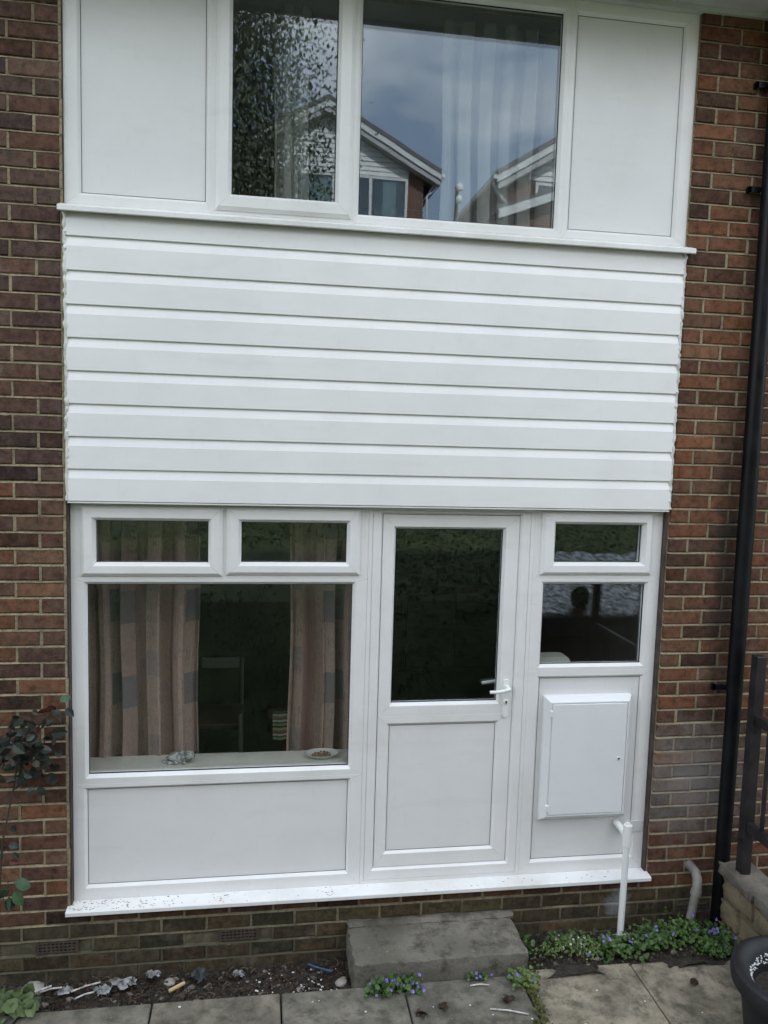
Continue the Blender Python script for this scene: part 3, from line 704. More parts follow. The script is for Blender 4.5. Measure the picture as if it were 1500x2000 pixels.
def curtain_mat():
    m, nt, b = newmat('patterned_curtain')
    tc = N(nt, 'ShaderNodeTexCoord'); sep = N(nt, 'ShaderNodeSeparateXYZ'); nt.links.new(tc.outputs['UV'], sep.inputs[0])
    def math_(op, a, b_=None):
        n = N(nt, 'ShaderNodeMath', operation=op)
        for k, v in enumerate((a, b_)):
            if v is None: continue
            if hasattr(v, 'links'): nt.links.new(v, n.inputs[k])
            else: n.inputs[k].default_value = v
        return n.outputs[0]
    U, V = sep.outputs[0], sep.outputs[1]
    fu = math_('FRACT', math_('DIVIDE', U, .95)); fv = math_('FRACT', math_('DIVIDE', V, .46))
    stripe = ramp(nt, fu, [(0, (.60, .48, .41)), (.18, (.64, .54, .46)), (.33, (.40, .24, .23)), (.40, (.56, .43, .38)), (.50, (.62, .50, .43)), (.70, (.52, .42, .37)), (.86, (.48, .35, .32)), (.92, (.62, .52, .45))])
    inb = math_('MULTIPLY', math_('GREATER_THAN', fv, .62), math_('MULTIPLY', math_('GREATER_THAN', fu, .52), math_('LESS_THAN', fu, .84)))
    c = mix(nt, math_('MULTIPLY', inb, .85), stripe, (.25, .26, .29))
    inb2 = math_('MULTIPLY', math_('LESS_THAN', fv, .30), math_('MULTIPLY', math_('GREATER_THAN', fu, .03), math_('LESS_THAN', fu, .20)))
    c = mix(nt, math_('MULTIPLY', inb2, .5), c, (.36, .36, .40))
    wv = N(nt, 'ShaderNodeTexVoronoi', i_Scale=14., i_Randomness=.9); nt.links.new(tc.outputs['UV'], wv.inputs['Vector'])
    rad = N(nt, 'ShaderNodeTexWave', i_Scale=16., i_Distortion=7.); nt.links.new(tc.outputs['UV'], rad.inputs['Vector'])
    leaf = math_('MULTIPLY', math_('LESS_THAN', wv.outputs['Distance'], .40), math_('GREATER_THAN', rad.outputs['Fac'], .55))
    c = mix(nt, math_('MULTIPLY', leaf, .7), c, (.40, .33, .35))
    c = mix(nt, ramp(nt, noise(nt, 60, 4), [(.4, g3(0)), (.8, g3(.4))]), c, (.25, .2, .18))
    c = mix(nt, 1., c, (.74, .66, .65), 'MULTIPLY')
    nt.links.new(c, b.inputs['Base Color']); b.inputs['Roughness'].default_value = .9; b.inputs['Specular IOR Level'].default_value = .1
    return m
M_CURT = curtain_mat()
tag(uv_cloth('curtain', M_CURT, -1.0, -.355, .34, .62, 2.36, 5, .05, 11), 'patterned pink and cream curtain left of the lower window opening', 'curtain', 'patterned lounge curtains')
tag(uv_cloth('curtain', M_CURT, .135, .60, .34, .62, 2.36, 4, .048, 23), 'patterned pink and cream curtain right of the lower window opening', 'curtain', 'patterned lounge curtains')
def net_mat():
    m = bpy.data.materials.new('net_curtain'); m.use_nodes = True; nt = m.node_tree; nt.nodes.clear()
    out = N(nt, 'ShaderNodeOutputMaterial'); d = N(nt, 'ShaderNodeBsdfDiffuse'); d.inputs[0].default_value = (.75, .75, .74, 1); tl = N(nt, 'ShaderNodeBsdfTranslucent'); tl.inputs[0].default_value = (.6, .6, .6, 1)
    a = N(nt, 'ShaderNodeMixShader'); a.inputs[0].default_value = .4; nt.links.new(d.outputs[0], a.inputs[1]); nt.links.new(tl.outputs[0], a.inputs[2])
    tr = N(nt, 'ShaderNodeBsdfTransparent'); mx = N(nt, 'ShaderNodeMixShader'); mx.inputs[0].default_value = .55; nt.links.new(tr.outputs[0], mx.inputs[1]); nt.links.new(a.outputs[0], mx.inputs[2]); nt.links.new(mx.outputs[0], out.inputs[0]); return m
M_NET = net_mat()
tag(uv_cloth('net_curtain', M_NET, .905, 1.60, .34, 3.45, 4.88, 6, .045, 5), 'white net curtain hanging in the large upper pane', 'curtain')
tag(uv_cloth('net_curtain', M_NET, .03, .21, .36, 3.45, 4.88, 2, .03, 8), 'white net curtain hanging behind the upper opening sash', 'curtain')
MB().box(-.93, .52, .118, .30, .905, .942, .004).build('inner_sill', M_INSILL, house)
MB().box(1.43, 2.14, .118, .30, 1.385, 1.410, .004).build('inner_sill', M_INSILL, house)
MB().box(-.95, 2.16, .1203, .27, .2631, .30).build('inner_threshold', M_INSILL, house)
# solid lower panels keep the rooms closed
for x0, x1, z0, z1 in ((-.93, .525, .30, .90), (1.425, 2.145, .30, 1.38), (-.935, -.285, 3.735, 4.89), (1.485, 2.155, 3.735, 4.89)):
    MB().box(x0, x1, .1205, .16, z0, z1).build('inner_lining', M_ROOM, house)
MB().box(-.945, 2.155, .1205, .30, 3.70, 3.735).build('inner_sill', M_INSILL, house)
# ornament, dish
M_STONEO = pm('ornament_stone', (.20, .20, .19), (.5, .5, .48), 45, .8, .6, 60, lo=.45, hi=.55)
mb = MB()
def blob(mb, c, r, seed, n=10, m_=8, rough=.18):
    rr = random.Random(seed); vs = []; fs = []
    for j in range(m_+1):
        t = math.pi*j/m_
        for i in range(n):
            a = 2*math.pi*i/n; k = 1+rr.uniform(-rough, rough); vs.append((c[0]+r[0]*k*math.sin(t)*math.cos(a), c[1]+r[1]*k*math.sin(t)*math.sin(a), c[2]+r[2]*k*math.cos(t)))
    for j in range(m_):
        for i in range(n): fs.append((j*n+i, (j+1)*n+i, (j+1)*n+(i+1) % n, j*n+(i+1) % n))
    mb.add(vs, fs)
orn = empty('ornament', (-.43, .19, .942), label='small grey and white stone animal ornament on the inner window sill', cat='ornament')
mb = MB(); blob(mb, (-.435, .19, .972), (.062, .035, .03), 1); child(mb, 'body', M_STONEO, orn, True)
mb = MB(); blob(mb, (-.375, .175, .985), (.028, .024, .024), 2); blob(mb, (-.362, .16, 1.003), (.008, .006, .010), 3, 8, 6); blob(mb, (-.388, .16, 1.003), (.008, .006, .010), 4, 8, 6); child(mb, 'head', M_STONEO, orn, True)
mb = MB()
for dx, dy in ((-.48, .17), (-.45, .165), (-.41, .165), (-.50, .19)): blob(mb, (dx, dy, .950), (.016, .012, .010), int(-dx*1000), 8, 6)
child(mb, 'foot', M_STONEO, orn, True)
dish = empty('dish', (.325, .20, .942), label='oval glass dish of dried red and brown flowers on the inner sill', cat='dish')
pr = [(0, .002), (.06, .002), (.088, .016), (.095, .026), (.092, .026), (.084, .018), (.058, .007), (0, .007)]
d = MB().lathe(pr, (0, 0, 0), 36); d.v = [(x+.325, y*.62+.20, z+.942) for x, y, z in d.v]; child(d, 'bowl', pm('dish_glaze', (.45, .46, .42), (.55, .55, .5), 10, .2), dish, True)
mb = MB()
for k in range(50):
    a = random.uniform(0, 6.28); r = .05*math.sqrt(random.random()); s = random.uniform(.004, .009); x, y = .325+r*math.cos(a), .20+r*.6*math.sin(a); blob(mb, (x, y, .955+random.uniform(0, .008)), (s, s, s*.6), k, 6, 4)
tag(child(mb, 'dried_flowers', pm('dried_flowers', (.18, .04, .03), (.25, .17, .08), 90, .8), dish), kind='stuff')
# lounge chair with metal frame, striped towel
M_TUBE = pm('pale_metal_tube', (.5, .52, .5), rough=.35, metal=.6); M_WOODD = pm('dark_wood', (.06, .035, .02), (.1, .06, .035), 8, .5, stretch=(1, 1, 6))
ch = empty('metal_chair', (-.31, 1.25, .3), label='metal framed chair in the dark lounge behind the window', cat='chair')
for x in (-.48, -.14):
    child(MB().tube([(x, 1.1, .3), (x, 1.1, .80), (x, 1.12, .86)], .010, 10), 'leg', M_TUBE, ch, True); child(MB().tube([(x, 1.48, .3), (x, 1.5, 1.12)], .010, 10), 'leg', M_TUBE, ch, True)
child(MB().tube([(-.48, 1.1, .60), (-.14, 1.1, .60)], .010, 10), 'stretcher', M_TUBE, ch, True)
child(MB().box(-.49, -.13, 1.1, 1.5, .76, .80, .01), 'seat', M_WOODD, ch)
child(MB().box(-.42, -.16, 1.49, 1.51, 1.055, 1.13, .006), 'backrest', pm('chair_back_panel', (.3, .3, .28), rough=.5), ch)
def towel_mat():
    m, nt, b = newmat('striped_towel'); tc = N(nt, 'ShaderNodeTexCoord'); sep = N(nt, 'ShaderNodeSeparateXYZ'); nt.links.new(tc.outputs['Object'], sep.inputs[0])
    n = N(nt, 'ShaderNodeMath', operation='MULTIPLY'); n.inputs[1].default_value = 11; nt.links.new(sep.outputs[2], n.inputs[0]); f = N(nt, 'ShaderNodeMath', operation='FRACT'); nt.links.new(n.outputs[0], f.inputs[0])
    nt.links.new(ramp(nt, f.outputs[0], [(0, (.7, .55, .1)), (.14, (.05, .3, .35)), (.28, (.75, .7, .55)), (.42, (.6, .12, .08)), (.56, (.1, .45, .4)), (.7, (.8, .6, .15)), (.85, (.1, .12, .25))], 'CONSTANT'), b.inputs['Base Color']); b.inputs['Roughness'].default_value = .9; return m
tag(uv_cloth('towel', towel_mat(), .075, .20, 1.0, .72, .91, 2, .006, 31), 'bright striped towel hanging inside beside the right lounge curtain', 'towel')
tag(MB().box(.03, .55, 1.02, 1.06, .86, .92, .006).build('towel_rail', M_WOODD), 'dark wooden rail holding the striped towel', 'rail')
# kitchen
br = MB()
pr = [(-.005, 1.411), (.002, 1.462), (.012, 1.478), (.03, 1.484), (.21, 1.484), (.23, 1.478), (.241, 1.46), (.246, 1.411)]
br.prism([(1.478+a, b) for a, b in pr], .19, .29, 'y')
tag(fix_normals(br.build('bread_bin', pm('cream_enamel', (.55, .57, .48), (.6, .6, .52), 6, .3))), 'cream rounded bin standing on the kitchen window sill', 'bin')
tag(MB().box(1.75, 1.93, .17, .28, 1.4105, 1.420, .002).build('paper_stack', pm('paper', (.5, .52, .52), rough=.8)), 'flat pale papers lying on the kitchen window sill', 'paper')
tag(MB().box(1.96, 2.10, .18, .29, 1.4105, 1.424, .002).build('notebook', pm('notebook_cover', (.35, .38, .36), rough=.7)), 'pale notebook at the right end of the kitchen sill', 'notebook')
kc = empty('kitchen_unit', (2.1, 3, .3), label='dark wooden kitchen cupboard along the back wall', cat='cupboard')
child(MB().box(.9, 2.45, 3.7, 4.38, .305, 1.2, .004), 'carcass', M_WOODD, kc)
for k in range(3): child(MB().box(.93+.5*k, 1.4+.5*k, 3.675, 3.698, .36, 1.12, .004), 'door', M_WOODD, kc)
sh = empty('wall_shelf', (1.2, 4.2, 1.5), label='open shelf on the back wall seen dimly through the back door', cat='shelf')
for zz in (1.45, 1.72): child(MB().box(.9, 1.7, 4.2, 4.398, zz, zz+.025), 'board', M_INSILL, sh)

# ------------------------------------------------------------------ plants and litter at the foot of the wall
def leaf_mat(name, c1, c2, rough=.5, spec=.4):
    m, nt, b = newmat(name); f = noise(nt, 3.0, 3, coord='Object'); oi = N(nt, 'ShaderNodeObjectInfo')
    geo = N(nt, 'ShaderNodeNewGeometry'); a = mix(nt, geo.outputs['Random Per Island'], c1, c2)
    nt.links.new(mix(nt, 1., a, ramp(nt, f, [(.3, g3(.7)), (.7, g3(1.25))]), 'MULTIPLY'), b.inputs['Base Color'])
    b.inputs['Roughness'].default_value = rough; b.inputs['Specular IOR Level'].default_value = spec; return m
def leaves_mesh(P, size, nrm, shape='heart', jit=.5, seed=0, aspect=1.):
    """many small folded leaves: P (n,3) positions, size (n,), nrm (n,3) preferred normals"""
    r = np.random.default_rng(seed); n = len(P)
    nn = nrm + r.normal(0, jit, (n, 3)); nn /= np.linalg.norm(nn, axis=1)[:, None]
    t = r.normal(0, 1, (n, 3)); t -= (t*nn).sum(1)[:, None]*nn; t /= np.linalg.norm(t, axis=1)[:, None]; b = np.cross(nn, t)
    if shape == 'heart': pts = [(0, 0, 0), (.35, .48, .1), (.8, .36, .06), (1, 0, -.06), (.8, -.36, .06), (.35, -.48, .1)]
    else: pts = [(0, 0, 0), (.3, .22, .06), (.7, .2, .05), (1, 0, -.08), (.7, -.2, .05), (.3, -.22, .06)]
    V = np.zeros((n, 6, 3))
    for k, (a, c, h) in enumerate(pts): V[:, k] = P + size[:, None]*((a-.4)*t + c*aspect*b + h*nn)
    F = (np.arange(n)[:, None, None]*6 + np.array([[0, 1, 2, 3], [0, 3, 4, 5]])[None]).reshape(-1, 4)
    me = bpy.data.meshes.new('leaves'); me.from_pydata(V.reshape(-1, 3).tolist(), [], F.tolist()); return me
M_VLEAF = leaf_mat('violet_leaf', (.030, .070, .014), (.075, .135, .032), .5)
M_VLEAF2 = leaf_mat('pale_weed_leaf', (.075, .13, .03), (.14, .19, .055), .55)
M_VPET = leaf_mat('violet_petal', (.16, .11, .42), (.30, .22, .62), .6)
M_DEAD = leaf_mat('dead_leaf', (.018, .013, .010), (.07, .048, .032), .8, .2)
def flowers_mesh(P, size, seed=0):
    r = np.random.default_rng(seed); vs = []; fs = []
    for p, s in zip(P.tolist(), [float(q_) for q_ in size]):
        nn = Vector(r.normal(0, .4, 3)) + Vector((0, -.7, .6)); nn.normalize(); t = nn.orthogonal().normalized(); b = nn.cross(t); a0 = r.uniform(0, 6)
        for k in range(5):
            a = a0+k*1.2566; d = math.cos(a)*t+math.sin(a)*b; e = nn.cross(d); c = Vector(p); o = len(vs)
            vs += [tuple(c), tuple(c+s*(.55*d+.32*e+.1*nn)), tuple(c+s*(1.*d)), tuple(c+s*(.55*d-.32*e+.1*nn))]; fs.append((o, o+1, o+2, o+3))
    me = bpy.data.meshes.new('petals'); me.from_pydata(vs, [], fs); return me
def clump(n, xr, yr, zf, hgt, smin, smax, seed):
    r = np.random.default_rng(seed); x = r.uniform(*xr, n); y = r.uniform(*yr, n)
    z = np.array([zf(a, b) for a, b in zip(x, y)]) + r.uniform(.01, hgt, n); return np.c_[x, y, z], r.uniform(smin, smax, n)
UPN = np.array([0, -.35, .9])
def plant(name, label, cat, P, sz, mat, flowers=None, group=None, kind=None, loc=None, seed=1, stems=True):
    base = Vector(P.mean(0)); base.z = P[:, 2].min()-.01
    e = empty(name, base, label=label, cat=cat, group=group, kind=kind)
    me = leaves_mesh(P-np.array(base), sz, np.tile(UPN, (len(P), 1)), 'heart', .45, seed); me.materials.append(mat)
    lo = link('foliage', me, e)
    if kind: lo['kind'] = kind
    if stems:
        mb = MB(); r = random.Random(seed)
        for p in P[::3]:
            q = Vector(p)-base; mb.tube([(q.x*.6+r.uniform(-.01, .01), q.y*.6, -.02), (q.x*.85, q.y*.85, q.z*.6), tuple(q)], .0012, 4, False)
        mb.build('stems', mat, e)
    if flowers is not None:
        fm = flowers_mesh(flowers[0]-np.array(base), flowers[1], seed); fm.materials.append(M_VPET); link('flowers', fm, e)['kind'] = 'stuff'
    return e
z0f = lambda x, y: 0.0
# the clump in front of the step, and two small ones
P, sz = clump(150, (.515, .79), (-.45, -.36), z0f, .06, .018, .034, 3); k = 1-((P[:, 0]-.65)/.15)**2; P[:, 2] *= np.clip(k+.3, .25, 1)
fp, fs_ = clump(16, (.51, .80), (-.46, -.37), z0f, .055, .007, .011, 4); fp[:, 2] += .012; fp[:, 1] -= .015
plant('violet_plant', 'clump of violets flowering against the front of the step', 'plant', P, sz, M_VLEAF, (fp, fs_), 'violets in the paving joints')
P, sz = clump(34, (1.03, 1.13), (-.39, -.355), z0f, .035, .012, .02, 5); fp, fs_ = clump(5, (1.03, 1.15), (-.40, -.37), z0f, .03, .007, .010, 6); fp[:, 2] += .015
plant('violet_plant', 'tiny violet tuft at the front right part of the step', 'plant', P, sz, M_VLEAF, (fp, fs_), 'violets in the paving joints')
P, sz = clump(90, (1.24, 1.38), (-.47, -.36), z0f, .05, .014, .028, 7); fp, fs_ = clump(9, (1.22, 1.38), (-.46, -.37), z0f, .05, .007, .011, 8); fp[:, 2] += .012
plant('violet_plant', 'violets growing from the joint at the right corner of the step', 'plant', P, sz, M_VLEAF2, (fp, fs_), 'violets in the paving joints')
# mossy joint running towards the camera
r = np.random.default_rng(12); n = 420; y = r.uniform(-1.1, -.40, n); x = 1.316+.012*np.sin(y*9)+r.normal(0, .022, n)*(1.2+.8*np.sin(y*14)); Pm = np.c_[x, y, r.uniform(.002, .018, n)]
me = leaves_mesh(Pm, r.uniform(.008, .02, n), np.tile(UPN, (n, 1)), 'heart', .6, 13); me.materials.append(leaf_mat('joint_moss', (.05, .055, .018), (.10, .11, .035), .8, .1)); tag(link('moss_joint', me), 'green moss and weeds filling the joint between paving slabs', 'moss', kind='stuff')
# bed right of the step
r = np.random.default_rng(21); Ps, Ss = [], []
for cx, cy, sx, sy, m_, h in ((1.62, -.24, .16, .07, 560, .10), (1.85, -.22, .12, .08, 400, .09), (2.10, -.20, .15, .08, 520, .11), (2.32, -.19, .12, .08, 430, .12), (2.50, -.24, .09, .09, 380, .12), (2.42, -.33, .12, .05, 260, .07), (1.42, -.12, .04, .04, 36, .12)):
    x = r.normal(cx, sx*.6, m_); y = np.clip(r.normal(cy, sy*.6, m_), -.37, -.03); z = np.array([soilz(a, b) for a, b in zip(x, y)])+.02+r.uniform(0, 1, m_)*h*.75*np.exp(-((x-cx)/sx)**2*.5); Ps.append(np.c_[x, y, z]); Ss.append(r.uniform(.012, .029, m_))
P, sz = np.concatenate(Ps), np.concatenate(Ss)
pale = (P[:, 0] < 1.78) & (P[:, 1] < -.2)
for nm, sel, mt, lab in (('violet_bed', ~pale, M_VLEAF, 'dark green violet ground cover along the wall right of the step'), ('weed_patch', pale, M_VLEAF2, 'bright green weeds in the bed just right of the step')):
    q = P[sel]; me = leaves_mesh(q, sz[sel]*(.8 if nm == 'weed_patch' else 1), np.tile(UPN, (len(q), 1)), 'heart' if nm == 'violet_bed' else 'long', .5, 31); me.materials.append(mt); tag(link(nm, me), lab, 'ground cover', kind='stuff')
fx = np.array([(1.80, -.26, .09), (1.83, -.24, .10), (2.05, -.25, .09), (2.12, -.22, .10), (2.40, -.27, .11), (2.42, -.27, .12), (2.43, -.28, .11), (2.41, -.29, .11), (2.39, -.28, .115), (2.53, -.30, .08), (2.50, -.26, .10), (2.47, -.21, .13), (2.33, -.24, .1), (1.70, -.30, .05), (1.95, -.27, .08), (2.20, -.25, .1), (2.56, -.34, .06), (2.36, -.15, .13), (2.44, -.27, .12)])
fx = np.concatenate([fx, fx+r.normal(0, .008, fx.shape)]); fm = flowers_mesh(fx-np.array([0, 0, .012]), r.uniform(.007, .011, len(fx)), 5); fm.materials.append(M_VPET); tag(link('violet_flowers', fm), 'purple violet flowers dotted over the ground cover', 'flower', kind='stuff')
wx = np.c_[r.uniform(1.55, 1.72, 26), r.uniform(-.28, -.18, 26), r.uniform(.03, .08, 26)]; fm = flowers_mesh(wx, r.uniform(.006, .009, 26), 6); fm.materials.append(pm('white_petal', (.7, .7, .65), rough=.7)); tag(link('white_flowers', fm), 'tiny white flowers among the weeds right of the step', 'flower', kind='stuff')
# dead leaves and twigs on the soil
n = 2600; x = np.concatenate([r.uniform(-1.4, .46, 1900), r.uniform(1.38, 2.52, 700)]); y = r.uniform(-.35, -.02, n); z = np.array([soilz(a, b) for a, b in zip(x, y)])+r.uniform(0, .02, n)
me = leaves_mesh(np.c_[x, y, z], r.uniform(.008, .032, n), np.tile([0, -.2, .8], (n, 1)), 'long', .7, 41); me.materials.append(M_DEAD); tag(link('leaf_litter', me), 'dark dead leaf litter covering the soil strip by the wall', 'leaf litter', kind='stuff')
mb = MB(); rr = random.Random(5)
for k in range(110):
    x, y = rr.uniform(-1.3, .45), rr.uniform(-.33, -.04); a = rr.uniform(0, 6.28); l = rr.uniform(.02, .07); zz = soilz(x, y)+rr.uniform(.004, .022); mb.tube([(x, y, zz), (x+l*.5*math.cos(a), y+l*.4*math.sin(a), zz+.008), (x+l*math.cos(a), y+l*.8*math.sin(a), zz)], .0018, 5)
tag(mb.build('twigs', pm('twig_bark', (.05, .035, .025), (.16, .12, .08), 30, .9)), 'small brown twigs lying in the soil strip', 'twigs', kind='stuff')
# litter
def crumple(name, label, cat, c, r_, seed, mat, nx=8, group=None):
    rr = random.Random(seed); mb = MB(); g = {}
    for i in range(nx+1):
        for j in range(nx+1):
            u, v = i/nx*2-1, j/nx*2-1; g[i, j] = len(mb.v); mb.v.append((u*r_[0]*.8+rr.uniform(-.008, .008), v*r_[1]*.8+rr.uniform(-.008, .008), r_[2]*.8*(1-.6*(u*u+v*v)*.7)*rr.uniform(.35, 1)))
    for i in range(nx):
        for j in range(nx):
            if (i-nx/2)**2+(j-nx/2)**2 < (nx*.5)**2*rr.uniform(.7, 1.1): mb.f.append((g[i, j], g[i+1, j], g[i+1, j+1], g[i, j+1]))
    o = mb.build(name, mat); o.location = c; so = o.modifiers.new('t', 'SOLIDIFY'); so.thickness = .001; return tag(o, label, cat, group)
M_FILM = pm('pale_plastic_film', (.08, .075, .07), (.40, .40, .40), 26, .4, .5, 60)
M_FILM2 = pm('greenish_plastic_film', (.10, .12, .11), (.36, .38, .37), 22, .4, .5, 60)
M_CLOTH = pm('dark_slate_cloth', (.03, .035, .042), (.06, .065, .075), 30, .85, .6, 80)
crumple('plastic_bag', 'crumpled pale plastic bag in the soil strip, the largest scrap', 'plastic bag', (-.665, -.16, -.055), (.085, .055, .07), 1, M_FILM)
crumple('plastic_scrap', 'greenish crumpled plastic scrap left of the pale bag', 'plastic scrap', (-.755, -.19, -.055), (.05, .045, .05), 2, M_FILM2)
crumple('plastic_scrap', 'small torn white plastic scrap between the bag and a pale stone', 'plastic scrap', (-.53, -.09, -.06), (.05, .035, .045), 3, M_FILM)
crumple('plastic_scrap', 'clear plastic scrap lying right of the dark cloth', 'plastic scrap', (-.10, -.13, -.06), (.035, .03, .04), 4, M_FILM)
crumple('cloth_rag', 'dark slate coloured rag bunched in the soil strip', 'rag', (-.295, -.15, -.06), (.055, .055, .10), 5, M_CLOTH)
crumple('plastic_scrap', 'flat white plastic scrap at the left end of the soil strip', 'plastic scrap', (-.93, -.16, -.06), (.06, .04, .03), 6, M_FILM)
M_WST = pm('white_stick', (.32, .30, .27), (.62, .61, .57), 40, .6)
for (a, b, rad, lab) in (((-1.13, -.20, -.045), (-1.00, -.14, -.03), .005, 'long white plastic stick leaning at the left end of the soil strip'),
                         ((-.90, -.18, -.04), (-.77, -.14, -.03), .004, 'white plastic stick behind the greenish plastic scrap'),
                         ((-.87, -.23, -.04), (-.79, -.20, -.035), .004, 'short white stick in front of the greenish plastic scrap'),
                         ((-1.05, -.16, -.045), (-.95, -.15, -.035), .004, 'white stick beside the flat plastic scrap'),
                         ((1.035, -.415, .006), (1.13, -.42, .006), .0035, 'short cream stick on the paving in front of the step'),
                         ((1.09, -.578, .005), (1.26, -.632, .006), .004, 'long white stick on the paving near the mossy joint')):
    tag(MB().tube([a, tuple((Vector(a)+Vector(b))/2+Vector((0, .004, .003))), b], rad, 8).build('white_stick', M_WST, None, True), lab, 'stick')
tag(MB().tube([(.255, -.12, -.03), (.30, -.15, -.03), (.37, -.19, -.028)], .0042, 8).build('blue_rod', pm('blue_plastic', (.025, .09, .24), (.03, .05, .09), 30, .5), None, True), 'thin blue plastic rod lying in the soil left of the step', 'rod')
tag(MB().tube([(-.43, -.24, -.03), (-.36, -.20, -.022)], .009, 8).build('wood_offcut', pm('yellow_wood', (.42, .31, .15), (.5, .38, .2), 40, .8), None, True), 'yellow wooden offcut beside the dark rag', 'wood')
M_PEB = stone_mat('pebble', (.22, .20, .17), (.42, .40, .36), (.12, .11, .09), .6)
for i, (x, y, s, lab) in enumerate(((-.445, -.11, .032, 'pale stone behind the yellow wooden offcut'), (.41, -.27, .030, 'grey stone lying against the left side of the step'), (.43, -.21, .022, 'small grey stone tucked beside the step'), (-1.09, -.13, .055, 'large brown stone at the left end of the soil strip'))):
    mb = MB(); blob(mb, (0, 0, 0), (s, s*.8, s*.62), 60+i, 12, 8, .1); o = mb.build('stone', M_PEB, None, True); o.location = (x, y, soilz(x, y)+s*.4); tag(o, lab, 'stone')
rr = random.Random(9); mb = MB()
for k in range(70):
    x, y = (rr.uniform(-.05, .40), rr.uniform(-.33, -.1)) if k < 40 else (rr.uniform(-.9, 2.2), rr.uniform(-.9, -.37)); s = rr.uniform(.002, .005); zz = (soilz(x, y)+.012) if k < 40 else .002; mb.box(x-s, x+s*1.4, y-s, y+s, zz, zz+s, s*.3)
tag(mb.build('white_crumbs', M_SEAL), 'scattered white crumbs of filler on soil and paving', 'crumbs', kind='stuff')
for i, (x, y, lab) in enumerate(((.88, -.535, 'curled dark dead leaf on the paving below the step'), (.755, -.575, 'small reddish dead leaf near the slab joint'), (1.20, -.53, 'dark dead leaf near the long white stick'), (2.16, -.52, 'withered dark leaf on the beige slab by the pot'))):
    q = np.array([[x+random.uniform(-.02, .02), y+random.uniform(-.012, .012), .010] for _ in range(5)])
    me = leaves_mesh(q, np.full(5, .05), np.tile([0, 0, 1.], (5, 1)), 'long', .5, 80+i); me.materials.append(M_DEAD); tag(link('dead_leaf', me), lab, 'leaf')

M_RUB = leaf_mat('rubble', (.02, .017, .013), (.24, .21, .17), .9, .2); mb = MB(); rr = random.Random(77)
for k in range(300):
    x, y = (rr.uniform(-1.3, .45), rr.uniform(-.34, -.03)) if k < 230 else (rr.uniform(1.38, 2.5), rr.uniform(-.36, -.03)); s_ = abs(rr.gauss(0, .006))+.003
    blob(mb, (x, y, soilz(x, y)+s_*.3), (s_*1.3, s_, s_*.7), k, 6, 4, .25)
tag(mb.build('rubble', M_RUB), 'small stones and rubble fragments scattered in the soil', 'rubble', kind='stuff')
# rose at the left edge
M_ROSE = leaf_mat('rose_leaf', (.012, .018, .013), (.028, .034, .026), .42, .4); M_ROSE2 = leaf_mat('rose_leaf_green', (.03, .075, .03), (.05, .10, .045), .4); M_ROSER = leaf_mat('rose_leaf_red', (.09, .02, .016), (.12, .03, .02), .4)
M_STEM = pm('rose_stem', (.03, .03, .018), (.06, .03, .025), 20, .6)
rose = empty('rose_bush', (-1.24, -.12, -.05), label='dark leaved rose bush climbing at the left edge of the wall', cat='plant')
def stem(pts, r0): child(MB().tube(pts, [r0*(1-.5*i/(len(pts)-1)) for i in range(len(pts))], 7), 'stem', M_STEM, rose, True)
stem([(-1.26, -.13, -.09), (-1.25, -.14, .25), (-1.215, -.13, .72), (-1.165, -.12, .98), (-1.13, -.12, 1.20), (-1.08, -.11, 1.30)], .006)
stem([(-1.28, -.11, -.09), (-1.262, -.10, .3), (-1.24, -.11, .55), (-1.22, -.12, .72)], .006)
stem([(-1.12, -.12, 1.22), (-1.03, -.10, 1.29), (-.985, -.09, 1.375), (-.94, -.09, 1.40)], .003)
stem([(-1.25, -.14, .35), (-1.2, -.15, .47), (-1.17, -.15, .50)], .003)
def leafshape(seed):
    r = random.Random(seed); n = 9; vs = [(0, 0, 0)]; pts = []
    for k in range(n+1):
        t = k/n; w_ = .34*math.sin(math.pi*t**.85)**.8
        pts.append((t, w_, .10*w_-.12*t*t))
    vs = [(t, 0, -.12*t*t-.03) for t, w_, h in pts]+[(t, w_+r.uniform(-.015, .015), h) for t, w_, h in pts]+[(t, -w_+r.uniform(-.015, .015), h) for t, w_, h in pts]; m_ = n+1; fs = []
    for k in range(n): fs += [(k, k+1, m_+k+1, m_+k), (k, 2*m_+k, 2*m_+k+1, k+1)]
    return vs, fs
def leafmesh(mat, seed):
    vs, fs = leafshape(seed); me = bpy.data.meshes.new('leaf'); me.from_pydata(vs, [], fs); me.materials.append(mat); me.validate(); return me
LM = {'d': [leafmesh(M_ROSE, s) for s in range(3)], 'g': [leafmesh(M_ROSE2, 9)], 'r': [leafmesh(M_ROSER, 12)]}
def rleaf(k, x, y, z, s, rx, ry, rz):
    o = link('leaf', random.choice(LM[k]), rose, (x+1.24, y+.12, z+.05), (rx, ry, rz)); o.scale = (s, s, s)
rr = random.Random(17)
for k in range(120):
    t = rr.random(); cx, cz = (-1.12+rr.gauss(0, .065), 1.20+rr.gauss(0, .068))
    if k > 84: cx, cz = -1.12+rr.gauss(0, .07), 1.06+rr.gauss(0, .05)
    rleaf('d', cx, -.13+rr.gauss(0, .05), cz, rr.uniform(.038, .075), rr.uniform(.4, 1.7), rr.uniform(-.5, .7), rr.uniform(-3.1, 3.1))
